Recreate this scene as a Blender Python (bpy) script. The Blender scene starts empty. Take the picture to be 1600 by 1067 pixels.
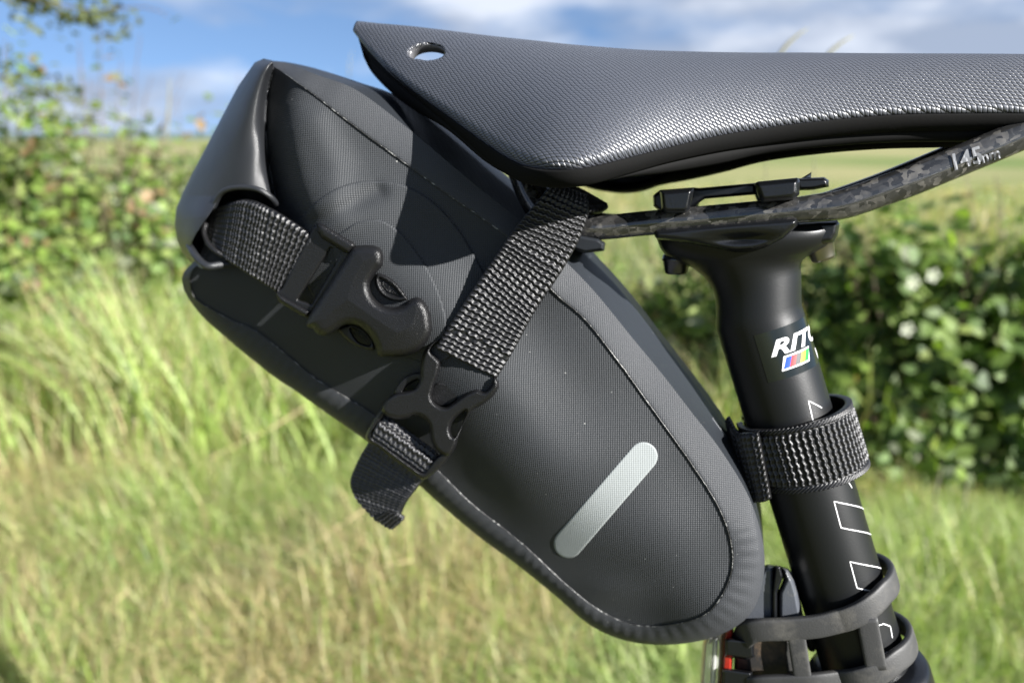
import bpy, bmesh, math, random
import numpy as np
from mathutils import Vector, Matrix, noise
random.seed(7); rng = np.random.default_rng(7)
S = bpy.context.scene; COL = S.collection

# ------------------------------------------------------------------ camera, sky, sun, exposure
TH = math.radians(15.4); CT, ST = math.cos(TH), math.sin(TH); F = 1155.0
CAM = np.array([0.0, 0.0, 0.95])
cd = bpy.data.cameras.new('camera'); cam = bpy.data.objects.new('camera', cd); COL.objects.link(cam)
cam.location = CAM; cam.rotation_euler = (math.pi/2 - TH, 0, 0)
cd.sensor_width = 36; cd.lens = 36*F/1600; cd.clip_start = 0.01; cd.clip_end = 6000
cd.dof.use_dof = True; cd.dof.focus_distance = 0.238; cd.dof.aperture_fstop = 7.8
S.camera = cam
SUN_EL, SUN_AZ = math.radians(26), math.radians(129)     # azimuth clockwise from +Y (the view direction)
w = bpy.data.worlds.new('World'); S.world = w; w.use_nodes = True
def build_world():
    nt = w.node_tree; N = nt.nodes; L = nt.links; N.clear()
    out = N.new('ShaderNodeOutputWorld'); bg = N.new('ShaderNodeBackground'); bg.inputs[1].default_value = 0.05
    sky = N.new('ShaderNodeTexSky'); sky.sky_type = 'NISHITA'; sky.sun_disc = False
    sky.sun_elevation = SUN_EL; sky.sun_rotation = SUN_AZ; sky.ozone_density = 3.0; sky.dust_density = 0.3; sky.air_density = 0.9
    tc = N.new('ShaderNodeTexCoord')
    mp = N.new('ShaderNodeVectorMath'); mp.operation = 'MULTIPLY_ADD'
    mp.inputs[1].default_value = (1, 1, 1); mp.inputs[2].default_value = (0, 0, 0.22)
    L.new(tc.outputs['Generated'], mp.inputs[0]); L.new(mp.outputs[0], sky.inputs[0])
    cm = N.new('ShaderNodeMapping'); cm.inputs['Scale'].default_value = (1.5, 1.5, 4.6); cm.inputs['Location'].default_value = (3.1, 0.35, 0.42)
    L.new(tc.outputs['Generated'], cm.inputs[0])
    n = N.new('ShaderNodeTexNoise'); n.inputs['Scale'].default_value = 2.1; n.inputs['Detail'].default_value = 7; n.inputs['Roughness'].default_value = .52
    L.new(cm.outputs[0], n.inputs[0])
    r = N.new('ShaderNodeValToRGB'); r.color_ramp.elements[0].position = .43; r.color_ramp.elements[1].position = .60
    L.new(n.outputs[0], r.inputs[0])
    n2 = N.new('ShaderNodeTexNoise'); n2.inputs['Scale'].default_value = 3.4; n2.inputs['Detail'].default_value = 5
    L.new(cm.outputs[0], n2.inputs[0])
    cc = N.new('ShaderNodeValToRGB'); cc.color_ramp.elements[0].position = .4; cc.color_ramp.elements[1].position = .62
    cc.color_ramp.elements[0].color = (2.5, 2.9, 3.7, 1); cc.color_ramp.elements[1].color = (5.2, 5.5, 6.1, 1)
    L.new(n2.outputs[0], cc.inputs[0])
    mx = N.new('ShaderNodeMix'); mx.data_type = 'RGBA'
    mf = N.new('ShaderNodeMath'); mf.operation = 'MULTIPLY'; mf.inputs[1].default_value = .85
    L.new(r.outputs[0], mf.inputs[0]); L.new(mf.outputs[0], mx.inputs[0])
    L.new(sky.outputs[0], mx.inputs[6]); L.new(cc.outputs[0], mx.inputs[7]); L.new(mx.outputs[2], bg.inputs[0]); L.new(bg.outputs[0], out.inputs[0])
build_world()
sd = bpy.data.lights.new('sun', 'SUN'); sd.energy = 5.0; sd.angle = math.radians(.5); sd.color = (1, .975, .94)
so = bpy.data.objects.new('sun', sd); COL.objects.link(so)
SUNV = Vector((math.sin(SUN_AZ)*math.cos(SUN_EL), math.cos(SUN_AZ)*math.cos(SUN_EL), math.sin(SUN_EL)))
so.rotation_euler = SUNV.to_track_quat('Z', 'Y').to_euler(); so.location = (2, -3, 5)
S.view_settings.view_transform = 'Standard'; S.view_settings.look = 'None'; S.view_settings.gamma = 1
S.view_settings.use_curve_mapping = False; S.view_settings.exposure = 1.88
S.cycles.use_denoising = True; S.cycles.max_bounces = 8; S.cycles.transparent_max_bounces = 8

# ------------------------------------------------------------------ bicycle frame of reference
# the bicycle stands 17 degrees off square to the view and leans a little; o = sideways distance (m) from its mid plane, + to the near side
PSI = math.radians(17)
A3 = np.array([math.cos(PSI), -math.sin(PSI), 0]); N3 = np.array([math.sin(PSI), math.cos(PSI), -.08]); N3 /= np.linalg.norm(N3); K3 = np.cross(A3, N3)
def ray(px, py):
    px = np.asarray(px, float); py = np.asarray(py, float)
    h = (px-800)/F; v = (533.5-py)/F
    return np.stack([h, CT+v*ST, -ST+v*CT], -1)
_d = ray(1215, 560); P0 = CAM+_d*(.265/_d[1])
def W(px, py, o):
    d = ray(px, py); lam = (-np.asarray(o, float)-np.dot(CAM-P0, N3))/(d@N3)
    return CAM+d*lam[..., None]
def toB(P):
    q = np.asarray(P)-P0; return np.stack([q@A3, -(q@N3), q@K3], -1)
def fromB(b):
    b = np.asarray(b, float); return P0+b[..., 0:1]*A3-b[..., 1:2]*N3+b[..., 2:3]*K3
def mirr(P):
    b = toB(P); b = b.copy(); b[..., 1] *= -1; return fromB(b)
def proj(P):
    q = np.asarray(P)-CAM; dep = q[..., 1]*CT-q[..., 2]*ST; up = q[..., 1]*ST+q[..., 2]*CT
    return np.stack([800+F*q[..., 0]/dep, 533.5-F*up/dep], -1)

# ------------------------------------------------------------------ object helpers
def tag(o, label=None, cat=None, group=None, kind=None):
    for k, v in (('label', label), ('category', cat), ('group', group), ('kind', kind)):
        if v: o[k] = v
    return o
def thing(name, label, cat, loc, group=None):
    o = bpy.data.objects.new(name, None); COL.objects.link(o); o.location = tuple(loc); o.empty_display_size = .02
    return tag(o, label, cat, group)
def rootloc(o):
    v = Vector((0, 0, 0))
    while o is not None: v = v+o.location; o = o.parent
    return np.array(v)
def mesh(name, V, Fc, mat, parent=None, uv=None, smooth=True, label=None, kind=None, mats=None, midx=None, col=None):
    V = np.asarray(V, np.float32).reshape(-1, 3)
    if parent is not None: V = V-rootloc(parent).astype(np.float32)
    me = bpy.data.meshes.new(name)
    if isinstance(Fc, np.ndarray):
        k = Fc.shape[1]; nf = len(Fc)
        me.vertices.add(len(V)); me.vertices.foreach_set('co', V.ravel())
        me.loops.add(nf*k); me.loops.foreach_set('vertex_index', Fc.astype(np.int32).ravel())
        me.polygons.add(nf); me.polygons.foreach_set('loop_start', np.arange(0, nf*k, k, dtype=np.int32))
        me.update(calc_edges=True); me.validate()
    else:
        me.from_pydata([tuple(v) for v in V], [], [tuple(int(i) for i in f) for f in Fc]); me.update()
    if smooth: me.polygons.foreach_set('use_smooth', [True]*len(me.polygons))
    if uv is not None:
        ul = me.uv_layers.new(name='UVMap'); li = np.zeros(len(me.loops), np.int32); me.loops.foreach_get('vertex_index', li)
        ul.data.foreach_set('uv', np.asarray(uv, np.float32)[li].ravel())
    if col is not None:
        ca = me.color_attributes.new('Col', 'FLOAT_COLOR', 'POINT'); c4 = np.ones((len(V), 4), np.float32); c4[:, :3] = col
        ca.data.foreach_set('color', c4.ravel())
    for m_ in (mats or [mat]): me.materials.append(m_)
    if midx is not None: me.polygons.foreach_set('material_index', midx)
    o = bpy.data.objects.new(name, me); COL.objects.link(o)
    if parent is not None: o.parent = parent
    if label: o['label'] = label
    if kind: o['kind'] = kind
    return o
def fixnormals(o):
    bm = bmesh.new(); bm.from_mesh(o.data); bmesh.ops.remove_doubles(bm, verts=bm.verts, dist=1e-6); bmesh.ops.recalc_face_normals(bm, faces=bm.faces); bm.to_mesh(o.data); bm.free()
    return o
def mod_bevel(o, wd, seg=2):
    m = o.modifiers.new('bevel', 'BEVEL'); m.width = wd; m.segments = seg; m.limit_method = 'ANGLE'; m.angle_limit = math.radians(40); return o
def spline(P, n, closed=False, key=None):
    P = np.asarray(P, float); K = len(P)
    base = P[:, :2] if key is None else key
    if closed: Q = np.vstack([P[-1], P, P[0], P[1]]); bb = np.vstack([base, base[:1]])
    else: Q = np.vstack([2*P[0]-P[1], P, 2*P[-1]-P[-2]]); bb = base
    ln = np.sqrt(((bb[1:]-bb[:-1])**2).sum(1)); cum = np.concatenate([[0], np.cumsum(ln)])
    s = np.linspace(0, cum[-1], n, endpoint=not closed)
    i = np.clip(np.searchsorted(cum, s, side='right')-1, 0, len(ln)-1); t = ((s-cum[i])/ln[i])[:, None]
    p0, p1, p2, p3 = Q[i], Q[i+1], Q[i+2], Q[i+3]
    return .5*((2*p1)+(-p0+p2)*t+(2*p0-5*p1+4*p2-p3)*t*t+(-p0+3*p1-3*p2+p3)*t**3)
def gridfaces(nr, nc, wrapc=False, wrapr=False):
    r = np.arange(nr if wrapr else nr-1); c = np.arange(nc if wrapc else nc-1)
    R, C = np.meshgrid(r, c, indexing='ij'); R2 = (R+1) % nr; C2 = (C+1) % nc
    return np.stack([R*nc+C, R*nc+C2, R2*nc+C2, R2*nc+C], -1).reshape(-1, 4)
def uvB(P, rot=0.0):
    b = toB(P)*1000; c, s = math.cos(rot), math.sin(rot)
    return np.stack([b[..., 0]*c-b[..., 2]*s, b[..., 0]*s+b[..., 2]*c], -1).reshape(-1, 2)
def uvarc(G):
    du = np.sqrt(((G[:, 1:]-G[:, :-1])**2).sum(-1)); dv = np.sqrt(((G[1:]-G[:-1])**2).sum(-1))
    U = np.concatenate([np.zeros((G.shape[0], 1)), np.cumsum(du, 1)], 1); Vv = np.concatenate([np.zeros((1, G.shape[1])), np.cumsum(dv, 0)], 0)
    U = U-U[:, U.shape[1]//2:U.shape[1]//2+1]+0
    return np.stack([U*1000, Vv*1000], -1).reshape(-1, 2)
def tube(name, P, r, mat, parent, seg=10, rb=None, up=None, closed=False, label=None, caps=True, kind=None, sq=1.0):
    P = np.asarray(P, float); n = len(P); r = np.broadcast_to(np.asarray(r, float), (n,)); rb = r if rb is None else np.broadcast_to(np.asarray(rb, float), (n,))
    T = np.roll(P, -1, 0)-np.roll(P, 1, 0) if closed else np.gradient(P, axis=0)
    T /= np.linalg.norm(T, axis=1)[:, None]+1e-12
    upv = np.array([0, 0, 1.0]) if up is None else np.asarray(up, float)
    Aa = np.cross(T, np.broadcast_to(upv, T.shape)); Aa /= np.linalg.norm(Aa, axis=1)[:, None]+1e-9
    Bb = np.cross(Aa, T); a = np.linspace(0, 2*math.pi, seg, endpoint=False)
    ca, sa = np.sign(np.cos(a))*np.abs(np.cos(a))**sq, np.sign(np.sin(a))*np.abs(np.sin(a))**sq
    V = P[:, None]+(ca[None, :, None]*Aa[:, None]*r[:, None, None])+(sa[None, :, None]*Bb[:, None]*rb[:, None, None])
    fc = [tuple(f) for f in gridfaces(n, seg, wrapc=True, wrapr=closed)]
    if not closed and caps: fc += [tuple(range(seg)), tuple((n-1)*seg+i for i in range(seg-1, -1, -1))]
    cum = np.concatenate([[0], np.cumsum(np.linalg.norm(P[1:]-P[:-1], axis=1))])*1000
    uv = np.stack([np.broadcast_to(cum[:, None], (n, seg)), np.broadcast_to((a*r.mean()*1000)[None], (n, seg))], -1).reshape(-1, 2)
    return fixnormals(mesh(name, V.reshape(-1, 3), fc, mat, parent, uv=uv, label=label, kind=kind))
def sdf(poly, X, Y):
    p = np.asarray(poly, float); q = np.roll(p, -1, 0); pt = np.stack([X.ravel(), Y.ravel()], -1)
    best = np.full(len(pt), 1e9); inside = np.zeros(len(pt), bool)
    for a, b in zip(p, q):
        e = b-a; v = pt-a; t = np.clip((v@e)/max(e@e, 1e-9), 0, 1); d = v-t[:, None]*e; best = np.minimum(best, (d**2).sum(1))
        cnd = (a[1] > pt[:, 1]) != (b[1] > pt[:, 1])
        if abs(e[1]) > 1e-12: inside ^= cnd & (pt[:, 0] < a[0]+(pt[:, 1]-a[1])*e[0]/e[1])
    d = np.sqrt(best); return np.where(inside, -d, d).reshape(X.shape)
def pillow(name, poly, o0, thick, mat, parent, r=6.0, side=.3, step=1.3, holes=(), dome=None, mapf=None, smoothn=0, mirror=False, label=None, kind=None, uvrot=0.0, both=False):
    """solid body: outline drawn in the side view at real distance, rounded over its edge, real thickness (m)"""
    poly = np.asarray(poly, float)
    if smoothn: poly = spline(poly, smoothn, closed=True)
    holes = [spline(h, 40, closed=True) if smoothn else np.asarray(h, float) for h in holes]
    x0, y0 = poly.min(0)-2*step; x1, y1 = poly.max(0)+2*step
    xs = np.arange(x0, x1+step, step); ys = np.arange(y0, y1+step, step); X, Y = np.meshgrid(xs, ys)
    def D_(X, Y):
        D = sdf(poly, X, Y)
        for h in holes: D = np.maximum(D, -sdf(h, X, Y))
        return D
    D = D_(X, Y); ins = D < 0
    q = ins[:-1, :-1] | ins[:-1, 1:] | ins[1:, :-1] | ins[1:, 1:]
    used = np.zeros(D.shape, bool); used[:-1, :-1] |= q; used[:-1, 1:] |= q; used[1:, :-1] |= q; used[1:, 1:] |= q
    gy, gx = np.gradient(D, step); g = np.sqrt(gx**2+gy**2)+1e-9
    mv = used & ~ins
    X2, Y2 = X.copy(), Y.copy(); X2[mv] -= (D*gx/g)[mv]; Y2[mv] -= (D*gy/g)[mv]
    d = np.where(mv, 0, -D); rr = np.clip(d/r, 0, 1)
    Z = thick*(side+(1-side)*np.sqrt(1-(1-rr)**2))
    if dome is not None: Z = Z+dome(X2, Y2, d)
    mf = mapf or (lambda a, b, c: W(a, b, c))
    idx = -np.ones(D.shape, int); idx[used] = np.arange(used.sum()); nv = used.sum()
    top = mf(X2[used], Y2[used], o0+Z[used]); bot = mf(X2[used], Y2[used], np.full(nv, o0))
    R, C = np.nonzero(q); f = np.stack([idx[R, C], idx[R+1, C], idx[R+1, C+1], idx[R, C+1]], -1)
    ed = np.concatenate([f[:, [0, 1]], f[:, [1, 2]], f[:, [2, 3]], f[:, [3, 0]]]); key = set(map(tuple, ed)); be = np.array([e for e in key if (e[1], e[0]) not in key])
    sk = np.stack([be[:, 1], be[:, 0], be[:, 0]+nv, be[:, 1]+nv], -1)
    Fc = np.concatenate([f, (f+nv)[:, ::-1], sk]); V = np.concatenate([top, bot])
    if mirror: V = np.concatenate([V, mirr(V)]); Fc = np.concatenate([Fc, (Fc+2*nv)[:, ::-1]])
    return mesh(name, V, Fc, mat, parent, uv=uvB(V, uvrot), label=label, kind=kind)
def loft(name, secs, mat, parent, uv=None, cap=True, label=None):
    n = len(secs); k = len(secs[0]); V = np.concatenate(secs); fc = [tuple(f) for f in gridfaces(n, k, wrapc=True)]
    if cap: fc += [tuple(range(k)), tuple((n-1)*k+i for i in range(k-1, -1, -1))]
    return fixnormals(mesh(name, V, fc, mat, parent, uv=uvB(V), label=label))

# ------------------------------------------------------------------ materials
def pm(name, base=(.03, .03, .03), rough=.5, spec=.5, metal=0, coat=0, sheen=0, trans=0):
    m = bpy.data.materials.new(name); m.use_nodes = True; b = m.node_tree.nodes['Principled BSDF']
    b.inputs['Base Color'].default_value = (*base, 1); b.inputs['Roughness'].default_value = rough; b.inputs['Metallic'].default_value = metal
    b.inputs['Specular IOR Level'].default_value = spec; b.inputs['Coat Weight'].default_value = coat; b.inputs['Sheen Weight'].default_value = sheen
    b.inputs['Transmission Weight'].default_value = trans
    return m, m.node_tree, b
def nd(nt, t, **kw):
    n = nt.nodes.new(t)
    for k, v in kw.items(): setattr(n, k, v)
    return n
def mth(nt, op, a, b=None, c=None):
    n = nt.nodes.new('ShaderNodeMath'); n.operation = op
    for i, x in enumerate((a, b, c)):
        if x is None: continue
        if isinstance(x, (int, float)): n.inputs[i].default_value = x
        else: nt.links.new(x, n.inputs[i])
    return n.outputs[0]
def bump(nt, b, h, dist, strength=1.0):
    n = nt.nodes.new('ShaderNodeBump'); n.inputs['Strength'].default_value = strength; n.inputs['Distance'].default_value = dist
    nt.links.new(h, n.inputs['Height']); nt.links.new(n.outputs[0], b.inputs['Normal']); return n
def uvxy(nt):
    t = nt.nodes.new('ShaderNodeTexCoord'); s = nt.nodes.new('ShaderNodeSeparateXYZ'); nt.links.new(t.outputs['UV'], s.inputs[0]); return t, s.outputs[0], s.outputs[1]
def noisen(nt, scale, detail=3, coord='Object', rough=.5):
    t = nt.nodes.new('ShaderNodeTexCoord'); n = nt.nodes.new('ShaderNodeTexNoise'); n.inputs['Scale'].default_value = scale; n.inputs['Detail'].default_value = detail; n.inputs['Roughness'].default_value = rough
    nt.links.new(t.outputs[coord], n.inputs[0]); return n.outputs[0]
def ramp(nt, fac, c0, c1, p0=.3, p1=.7):
    r = nt.nodes.new('ShaderNodeValToRGB'); r.color_ramp.elements[0].position = p0; r.color_ramp.elements[1].position = p1
    r.color_ramp.elements[0].color = (*c0, 1); r.color_ramp.elements[1].color = (*c1, 1); nt.links.new(fac, r.inputs[0]); return r.outputs[0]
def speckle(nt, b, base, dustcol, thr=.74, scale=900, coord='Object'):
    """small specks of dust"""
    n = noisen(nt, scale, 1, coord); c = ramp(nt, n, base, dustcol, thr, thr+.04); nt.links.new(c, b.inputs['Base Color'])
def m_fabric(name, base, period, amp, rough=.42, rows=False, gloss=.14):
    m, nt, b = pm(name, base, rough, gloss)
    t, x, y = uvxy(nt); k = 2*math.pi/period
    sx = mth(nt, 'SINE', mth(nt, 'MULTIPLY', x, k)); sy = mth(nt, 'SINE', mth(nt, 'MULTIPLY', y, k))
    h = mth(nt, 'MULTIPLY', sx, sy)
    n = noisen(nt, 260, 3); h2 = mth(nt, 'MULTIPLY_ADD', n, .5, h)
    bump(nt, b, h2, amp)
    n2 = noisen(nt, 35, 4); mr = nt.nodes.new('ShaderNodeMapRange'); mr.inputs['To Min'].default_value = rough-.07; mr.inputs['To Max'].default_value = rough+.09
    nt.links.new(n2, mr.inputs[0]); nt.links.new(mr.outputs[0], b.inputs['Roughness'])
    f = mth(nt, 'MULTIPLY_ADD', h, .5, .5)
    r = ramp(nt, f, tuple(c*.85 for c in base), tuple(c*1.25 for c in base), 0, 1)
    sp = noisen(nt, 1400, 0); mx = nt.nodes.new('ShaderNodeMix'); mx.data_type = 'RGBA'
    nt.links.new(mth(nt, 'GREATER_THAN', sp, .91), mx.inputs[0]); nt.links.new(r, mx.inputs[6]); mx.inputs[7].default_value = (.35, .35, .33, 1)
    nt.links.new(mx.outputs[2], b.inputs['Base Color'])
    return m
M = {}
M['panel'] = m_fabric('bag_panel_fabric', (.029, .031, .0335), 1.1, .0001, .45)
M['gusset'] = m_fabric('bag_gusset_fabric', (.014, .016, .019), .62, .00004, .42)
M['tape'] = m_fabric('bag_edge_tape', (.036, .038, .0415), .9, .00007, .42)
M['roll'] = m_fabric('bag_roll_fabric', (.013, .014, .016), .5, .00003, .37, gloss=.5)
M['reflect'] = m_fabric('reflective_film', (.20, .215, .215), 1.1, .00005, .38)
def m_plastic(name, base, rough, amp=.00012, scale=1500, spec=.5):
    m, nt, b = pm(name, base, rough, spec); n = noisen(nt, scale, 2); bump(nt, b, n, amp)
    return m
M['buckle'] = m_plastic('buckle_plastic', (.006, .006, .0065), .33, .00025, 2600, spec=.38)
M['rim'] = m_plastic('saddle_rim_rubber', (.003, .003, .003), .85, .00004, 900, spec=.12)
M['alloy'] = m_plastic('black_anodised', (.003, .0035, .0045), .32, .00008, 1300)
M['post'] = m_plastic('post_matt_black', (.004, .0045, .005), .40, .00003, 2200, spec=.34)
M['rubber'] = None
def m_dusty(name, base, dust, rough=.6, scale=60, p0=.5, p1=.75):
    m, nt, b = pm(name, base, rough); n = noisen(nt, scale, 8, rough=.7); c = ramp(nt, n, base, dust, p0, p1); nt.links.new(c, b.inputs['Base Color'])
    bump(nt, b, noisen(nt, 1800, 2), .00008); return m
M['rubber'] = m_dusty('strap_rubber', (.022, .022, .022), (.07, .066, .058), .6, 70)
M['mount'] = m_dusty('light_mount_plastic', (.055, .06, .07), (.16, .15, .13), .35, 130, .55, .85)
M['muddy'] = m_dusty('muddy_plastic', (.012, .011, .010), (.14, .09, .05), .6, 110, .45, .8)
M['decal'] = pm('decal_black', (.006, .008, .007), .16)[0]
M['white'] = pm('decal_white', (.6, .6, .6), .4)[0]
M['greyprint'] = pm('grey_print', (.15, .155, .165), .75, .2)[0]
for k_, c_ in dict(blue=(.01, .05, .35), red=(.35, .01, .01), dark=(.01, .01, .01), yellow=(.45, .33, .01), green=(.01, .2, .03)).items(): M['c_'+k_] = pm('decal_'+k_, c_, .35)[0]
M['steel'] = pm('bolt_steel', (.32, .30, .27), .28, metal=1)[0]
M['darksteel'] = pm('bolt_black_steel', (.10, .10, .11), .3, metal=1)[0]
M['red'] = pm('red_plastic', (.2, .015, .008), .3, coat=.3)[0]
M['lens'] = pm('clear_lens', (.75, .75, .72), .12, trans=.75)[0]
def m_seam():
    m, nt, b = pm('seam_edge_glints', (.1, .1, .1), .4); c = ramp(nt, noisen(nt, 420, 4, rough=.8), (.02, .02, .02), (.26, .26, .25), .52, .62); nt.links.new(c, b.inputs['Base Color']); return m  # pale dashes painted on for light glinting along the cut edge
M['seam'] = m_seam()
def m_yarn():
    m, nt, b = pm('webbing_yarn', (.016, .016, .018), .42, .5)
    t = nt.nodes.new('ShaderNodeTexCoord')
    a = nt.nodes.new('ShaderNodeAttribute'); a.attribute_name = 'Col'
    c = ramp(nt, a.outputs['Fac'], (.003, .003, .0035), (.045, .045, .049), .6, .98); nt.links.new(c, b.inputs['Base Color'])  # rib tops of the black yarn painted paler for sunlit sheen, gaps darker
    bump(nt, b, noisen(nt, 3500, 2), .00008); return m
M['yarn'] = m_yarn()
def m_knit():
    m, nt, b = pm('saddle_knit', (.045, .047, .055), .36, .8)
    t, x, y = uvxy(nt)
    # interlocked loops: rows of short slanted stitches
    px_, py_ = 1.6, 1.0
    n0 = noisen(nt, 180, 2)
    yy = mth(nt, 'MULTIPLY', y, 1/py_); row = mth(nt, 'FLOOR', yy); fy = mth(nt, 'SUBTRACT', yy, row)
    xs = mth(nt, 'ADD', mth(nt, 'MULTIPLY', x, 1/px_), mth(nt, 'ADD', mth(nt, 'MULTIPLY', row, .5), mth(nt, 'MULTIPLY', n0, .9)))
    xs = mth(nt, 'ADD', xs, mth(nt, 'MULTIPLY', fy, .55))
    fx = mth(nt, 'FRACT', xs)
    ax = mth(nt, 'SUBTRACT', 1.0, mth(nt, 'POWER', mth(nt, 'ABSOLUTE', mth(nt, 'MULTIPLY_ADD', fx, 2, -1)), 5.0))
    ay = mth(nt, 'SUBTRACT', 1.0, mth(nt, 'POWER', mth(nt, 'ABSOLUTE', mth(nt, 'MULTIPLY_ADD', fy, 2, -1)), 3.2))
    h = mth(nt, 'MULTIPLY', ax, ay); hn = mth(nt, 'MULTIPLY_ADD', noisen(nt, 1800, 1), .25, h)
    bump(nt, b, hn, .00028)
    c = ramp(nt, h, (.004, .0045, .006), (.056, .060, .072), .05, .5); nt.links.new(c, b.inputs['Base Color'])
    return m
M['knit'] = m_knit()
def m_carbon():
    m, nt, b = pm('forged_carbon', (.02, .02, .02), .22, .6, coat=.6)
    t = nt.nodes.new('ShaderNodeTexCoord'); mp = nt.nodes.new('ShaderNodeMapping'); mp.inputs['Scale'].default_value = (.8, 1.2, 1)
    nt.links.new(t.outputs['UV'], mp.inputs[0])
    nz = nt.nodes.new('ShaderNodeTexNoise'); nz.inputs['Scale'].default_value = .5; nt.links.new(mp.outputs[0], nz.inputs[0])
    ad = nt.nodes.new('ShaderNodeVectorMath'); ad.operation = 'MULTIPLY_ADD'; ad.inputs[1].default_value = (2.5, 2.5, 0); nt.links.new(nz.outputs[1], ad.inputs[0]); nt.links.new(mp.outputs[0], ad.inputs[2])
    v = nt.nodes.new('ShaderNodeTexVoronoi'); v.inputs['Scale'].default_value = .62; nt.links.new(ad.outputs[0], v.inputs[0])
    s = nt.nodes.new('ShaderNodeSeparateColor'); nt.links.new(v.outputs['Color'], s.inputs[0])
    n2 = nt.nodes.new('ShaderNodeTexNoise'); n2.inputs['Scale'].default_value = .25; nt.links.new(t.outputs['UV'], n2.inputs[0])
    f = mth(nt, 'MULTIPLY', s.outputs[0], mth(nt, 'MULTIPLY_ADD', n2.outputs[0], 1.0, .45))
    r = nt.nodes.new('ShaderNodeValToRGB'); e = r.color_ramp.elements; e[0].position = .3; e[0].color = (.014, .014, .014, 1); e[1].position = .98; e[1].color = (.085, .08, .072, 1)
    k = e.new(.7); k.color = (.034, .033, .032, 1); nt.links.new(f, r.inputs[0]); nt.links.new(r.outputs[0], b.inputs['Base Color'])
    return m
M['carbon'] = m_carbon()
def m_leaf(name, tr=.45, rough=.45):
    m = bpy.data.materials.new(name); m.use_nodes = True; nt = m.node_tree; b = nt.nodes['Principled BSDF']; out = nt.nodes['Material Output']
    a = nt.nodes.new('ShaderNodeAttribute'); a.attribute_name = 'Col'
    b.inputs['Roughness'].default_value = rough; nt.links.new(a.outputs['Color'], b.inputs['Base Color'])
    t = nt.nodes.new('ShaderNodeBsdfTranslucent'); hs = nt.nodes.new('ShaderNodeMix'); hs.data_type = 'RGBA'; hs.blend_type = 'MULTIPLY'; hs.inputs[0].default_value = 1; hs.inputs[7].default_value = (1.5, 1.6, .7, 1)
    nt.links.new(a.outputs['Color'], hs.inputs[6]); nt.links.new(hs.outputs[2], t.inputs[0])
    mx = nt.nodes.new('ShaderNodeMixShader'); mx.inputs[0].default_value = tr; nt.links.new(b.outputs[0], mx.inputs[1]); nt.links.new(t.outputs[0], mx.inputs[2]); nt.links.new(mx.outputs[0], out.inputs[0])
    return m
M['leaf'] = m_leaf('leaf', .45, .6); M['grass'] = m_leaf('grass_blade', .4, .5)
M['stem'] = pm('woody_stem', (.09, .06, .04), .8)[0]
M['petal'] = pm('white_petal', (.30, .32, .24), .8)[0]
M['straw'] = pm('dry_straw', (.42, .33, .18), .6)[0]
M['seed'] = pm('seed_head', (.15, .145, .09), .8)[0]

# ------------------------------------------------------------------ ground, far field
def build_ground():
    m, nt, b = pm('meadow_ground', (.08, .1, .03), .95, .1)
    n1 = noisen(nt, 1.6, 6, rough=.65); n2 = noisen(nt, .05, 4); n3 = noisen(nt, 28, 4)
    c1 = ramp(nt, n1, (.045, .062, .018), (.17, .15, .07), .38, .72)
    c2 = ramp(nt, n2, (.12, .16, .05), (.26, .24, .12), .4, .62)
    t = nt.nodes.new('ShaderNodeTexCoord'); ln = nt.nodes.new('ShaderNodeVectorMath'); ln.operation = 'LENGTH'; nt.links.new(t.outputs['Object'], ln.inputs[0])
    mr = nt.nodes.new('ShaderNodeMapRange'); mr.inputs['From Min'].default_value = 5; mr.inputs['From Max'].default_value = 12; nt.links.new(ln.outputs['Value'], mr.inputs[0])
    mx = nt.nodes.new('ShaderNodeMix'); mx.data_type = 'RGBA'; nt.links.new(mr.outputs[0], mx.inputs[0]); nt.links.new(c1, mx.inputs[6]); nt.links.new(c2, mx.inputs[7])
    m2 = nt.nodes.new('ShaderNodeMix'); m2.data_type = 'RGBA'; m2.blend_type = 'MULTIPLY'; m2.inputs[0].default_value = .6; nt.links.new(mx.outputs[2], m2.inputs[6])
    nt.links.new(ramp(nt, n3, (.5, .5, .5), (1.25, 1.25, 1.2), .35, .65), m2.inputs[7]); nt.links.new(m2.outputs[2], b.inputs['Base Color'])
    rad = np.concatenate([[0.01], np.geomspace(.5, 3000, 70)]); ang = np.linspace(0, 2*math.pi, 96, endpoint=False)
    R, Aa = np.meshgrid(rad, ang, indexing='ij'); X = R*np.cos(Aa); Y = R*np.sin(Aa)
    Z = .02*np.sin(X*2.1+1)*np.sin(Y*1.7) * np.clip(R/1, 0, 1) + .06*np.sin(X*.31)*np.sin(Y*.23+1)*np.clip((R-6)/20, 0, 1)
    V = np.stack([X, Y, Z], -1).reshape(-1, 3)
    o = mesh('ground', V, gridfaces(len(rad), 96, wrapc=True), m); tag(o, kind='structure')
    # low hills on the skyline
    mh = pm('far_hills', (.10, .14, .14), 1, 0)[0]
    a = np.linspace(-1.25, 1.25, 160); rr = np.array([900, 1300, 1700.]); hh = np.array([0, 1.0, 0.0])
    V = []
    for k in range(3):
        for x in a:
            hgt = 9+8*noise.noise(Vector((x*3, 4.2, 0)))+4*noise.noise(Vector((x*11, 1.2, 0)))
            V.append((math.sin(x)*rr[k], math.cos(x)*rr[k], hh[k]*max(hgt, 2)-1+(.0)))
    tag(mesh('hills', np.array(V), gridfaces(3, 160), mh), kind='structure')
build_ground()

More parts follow.
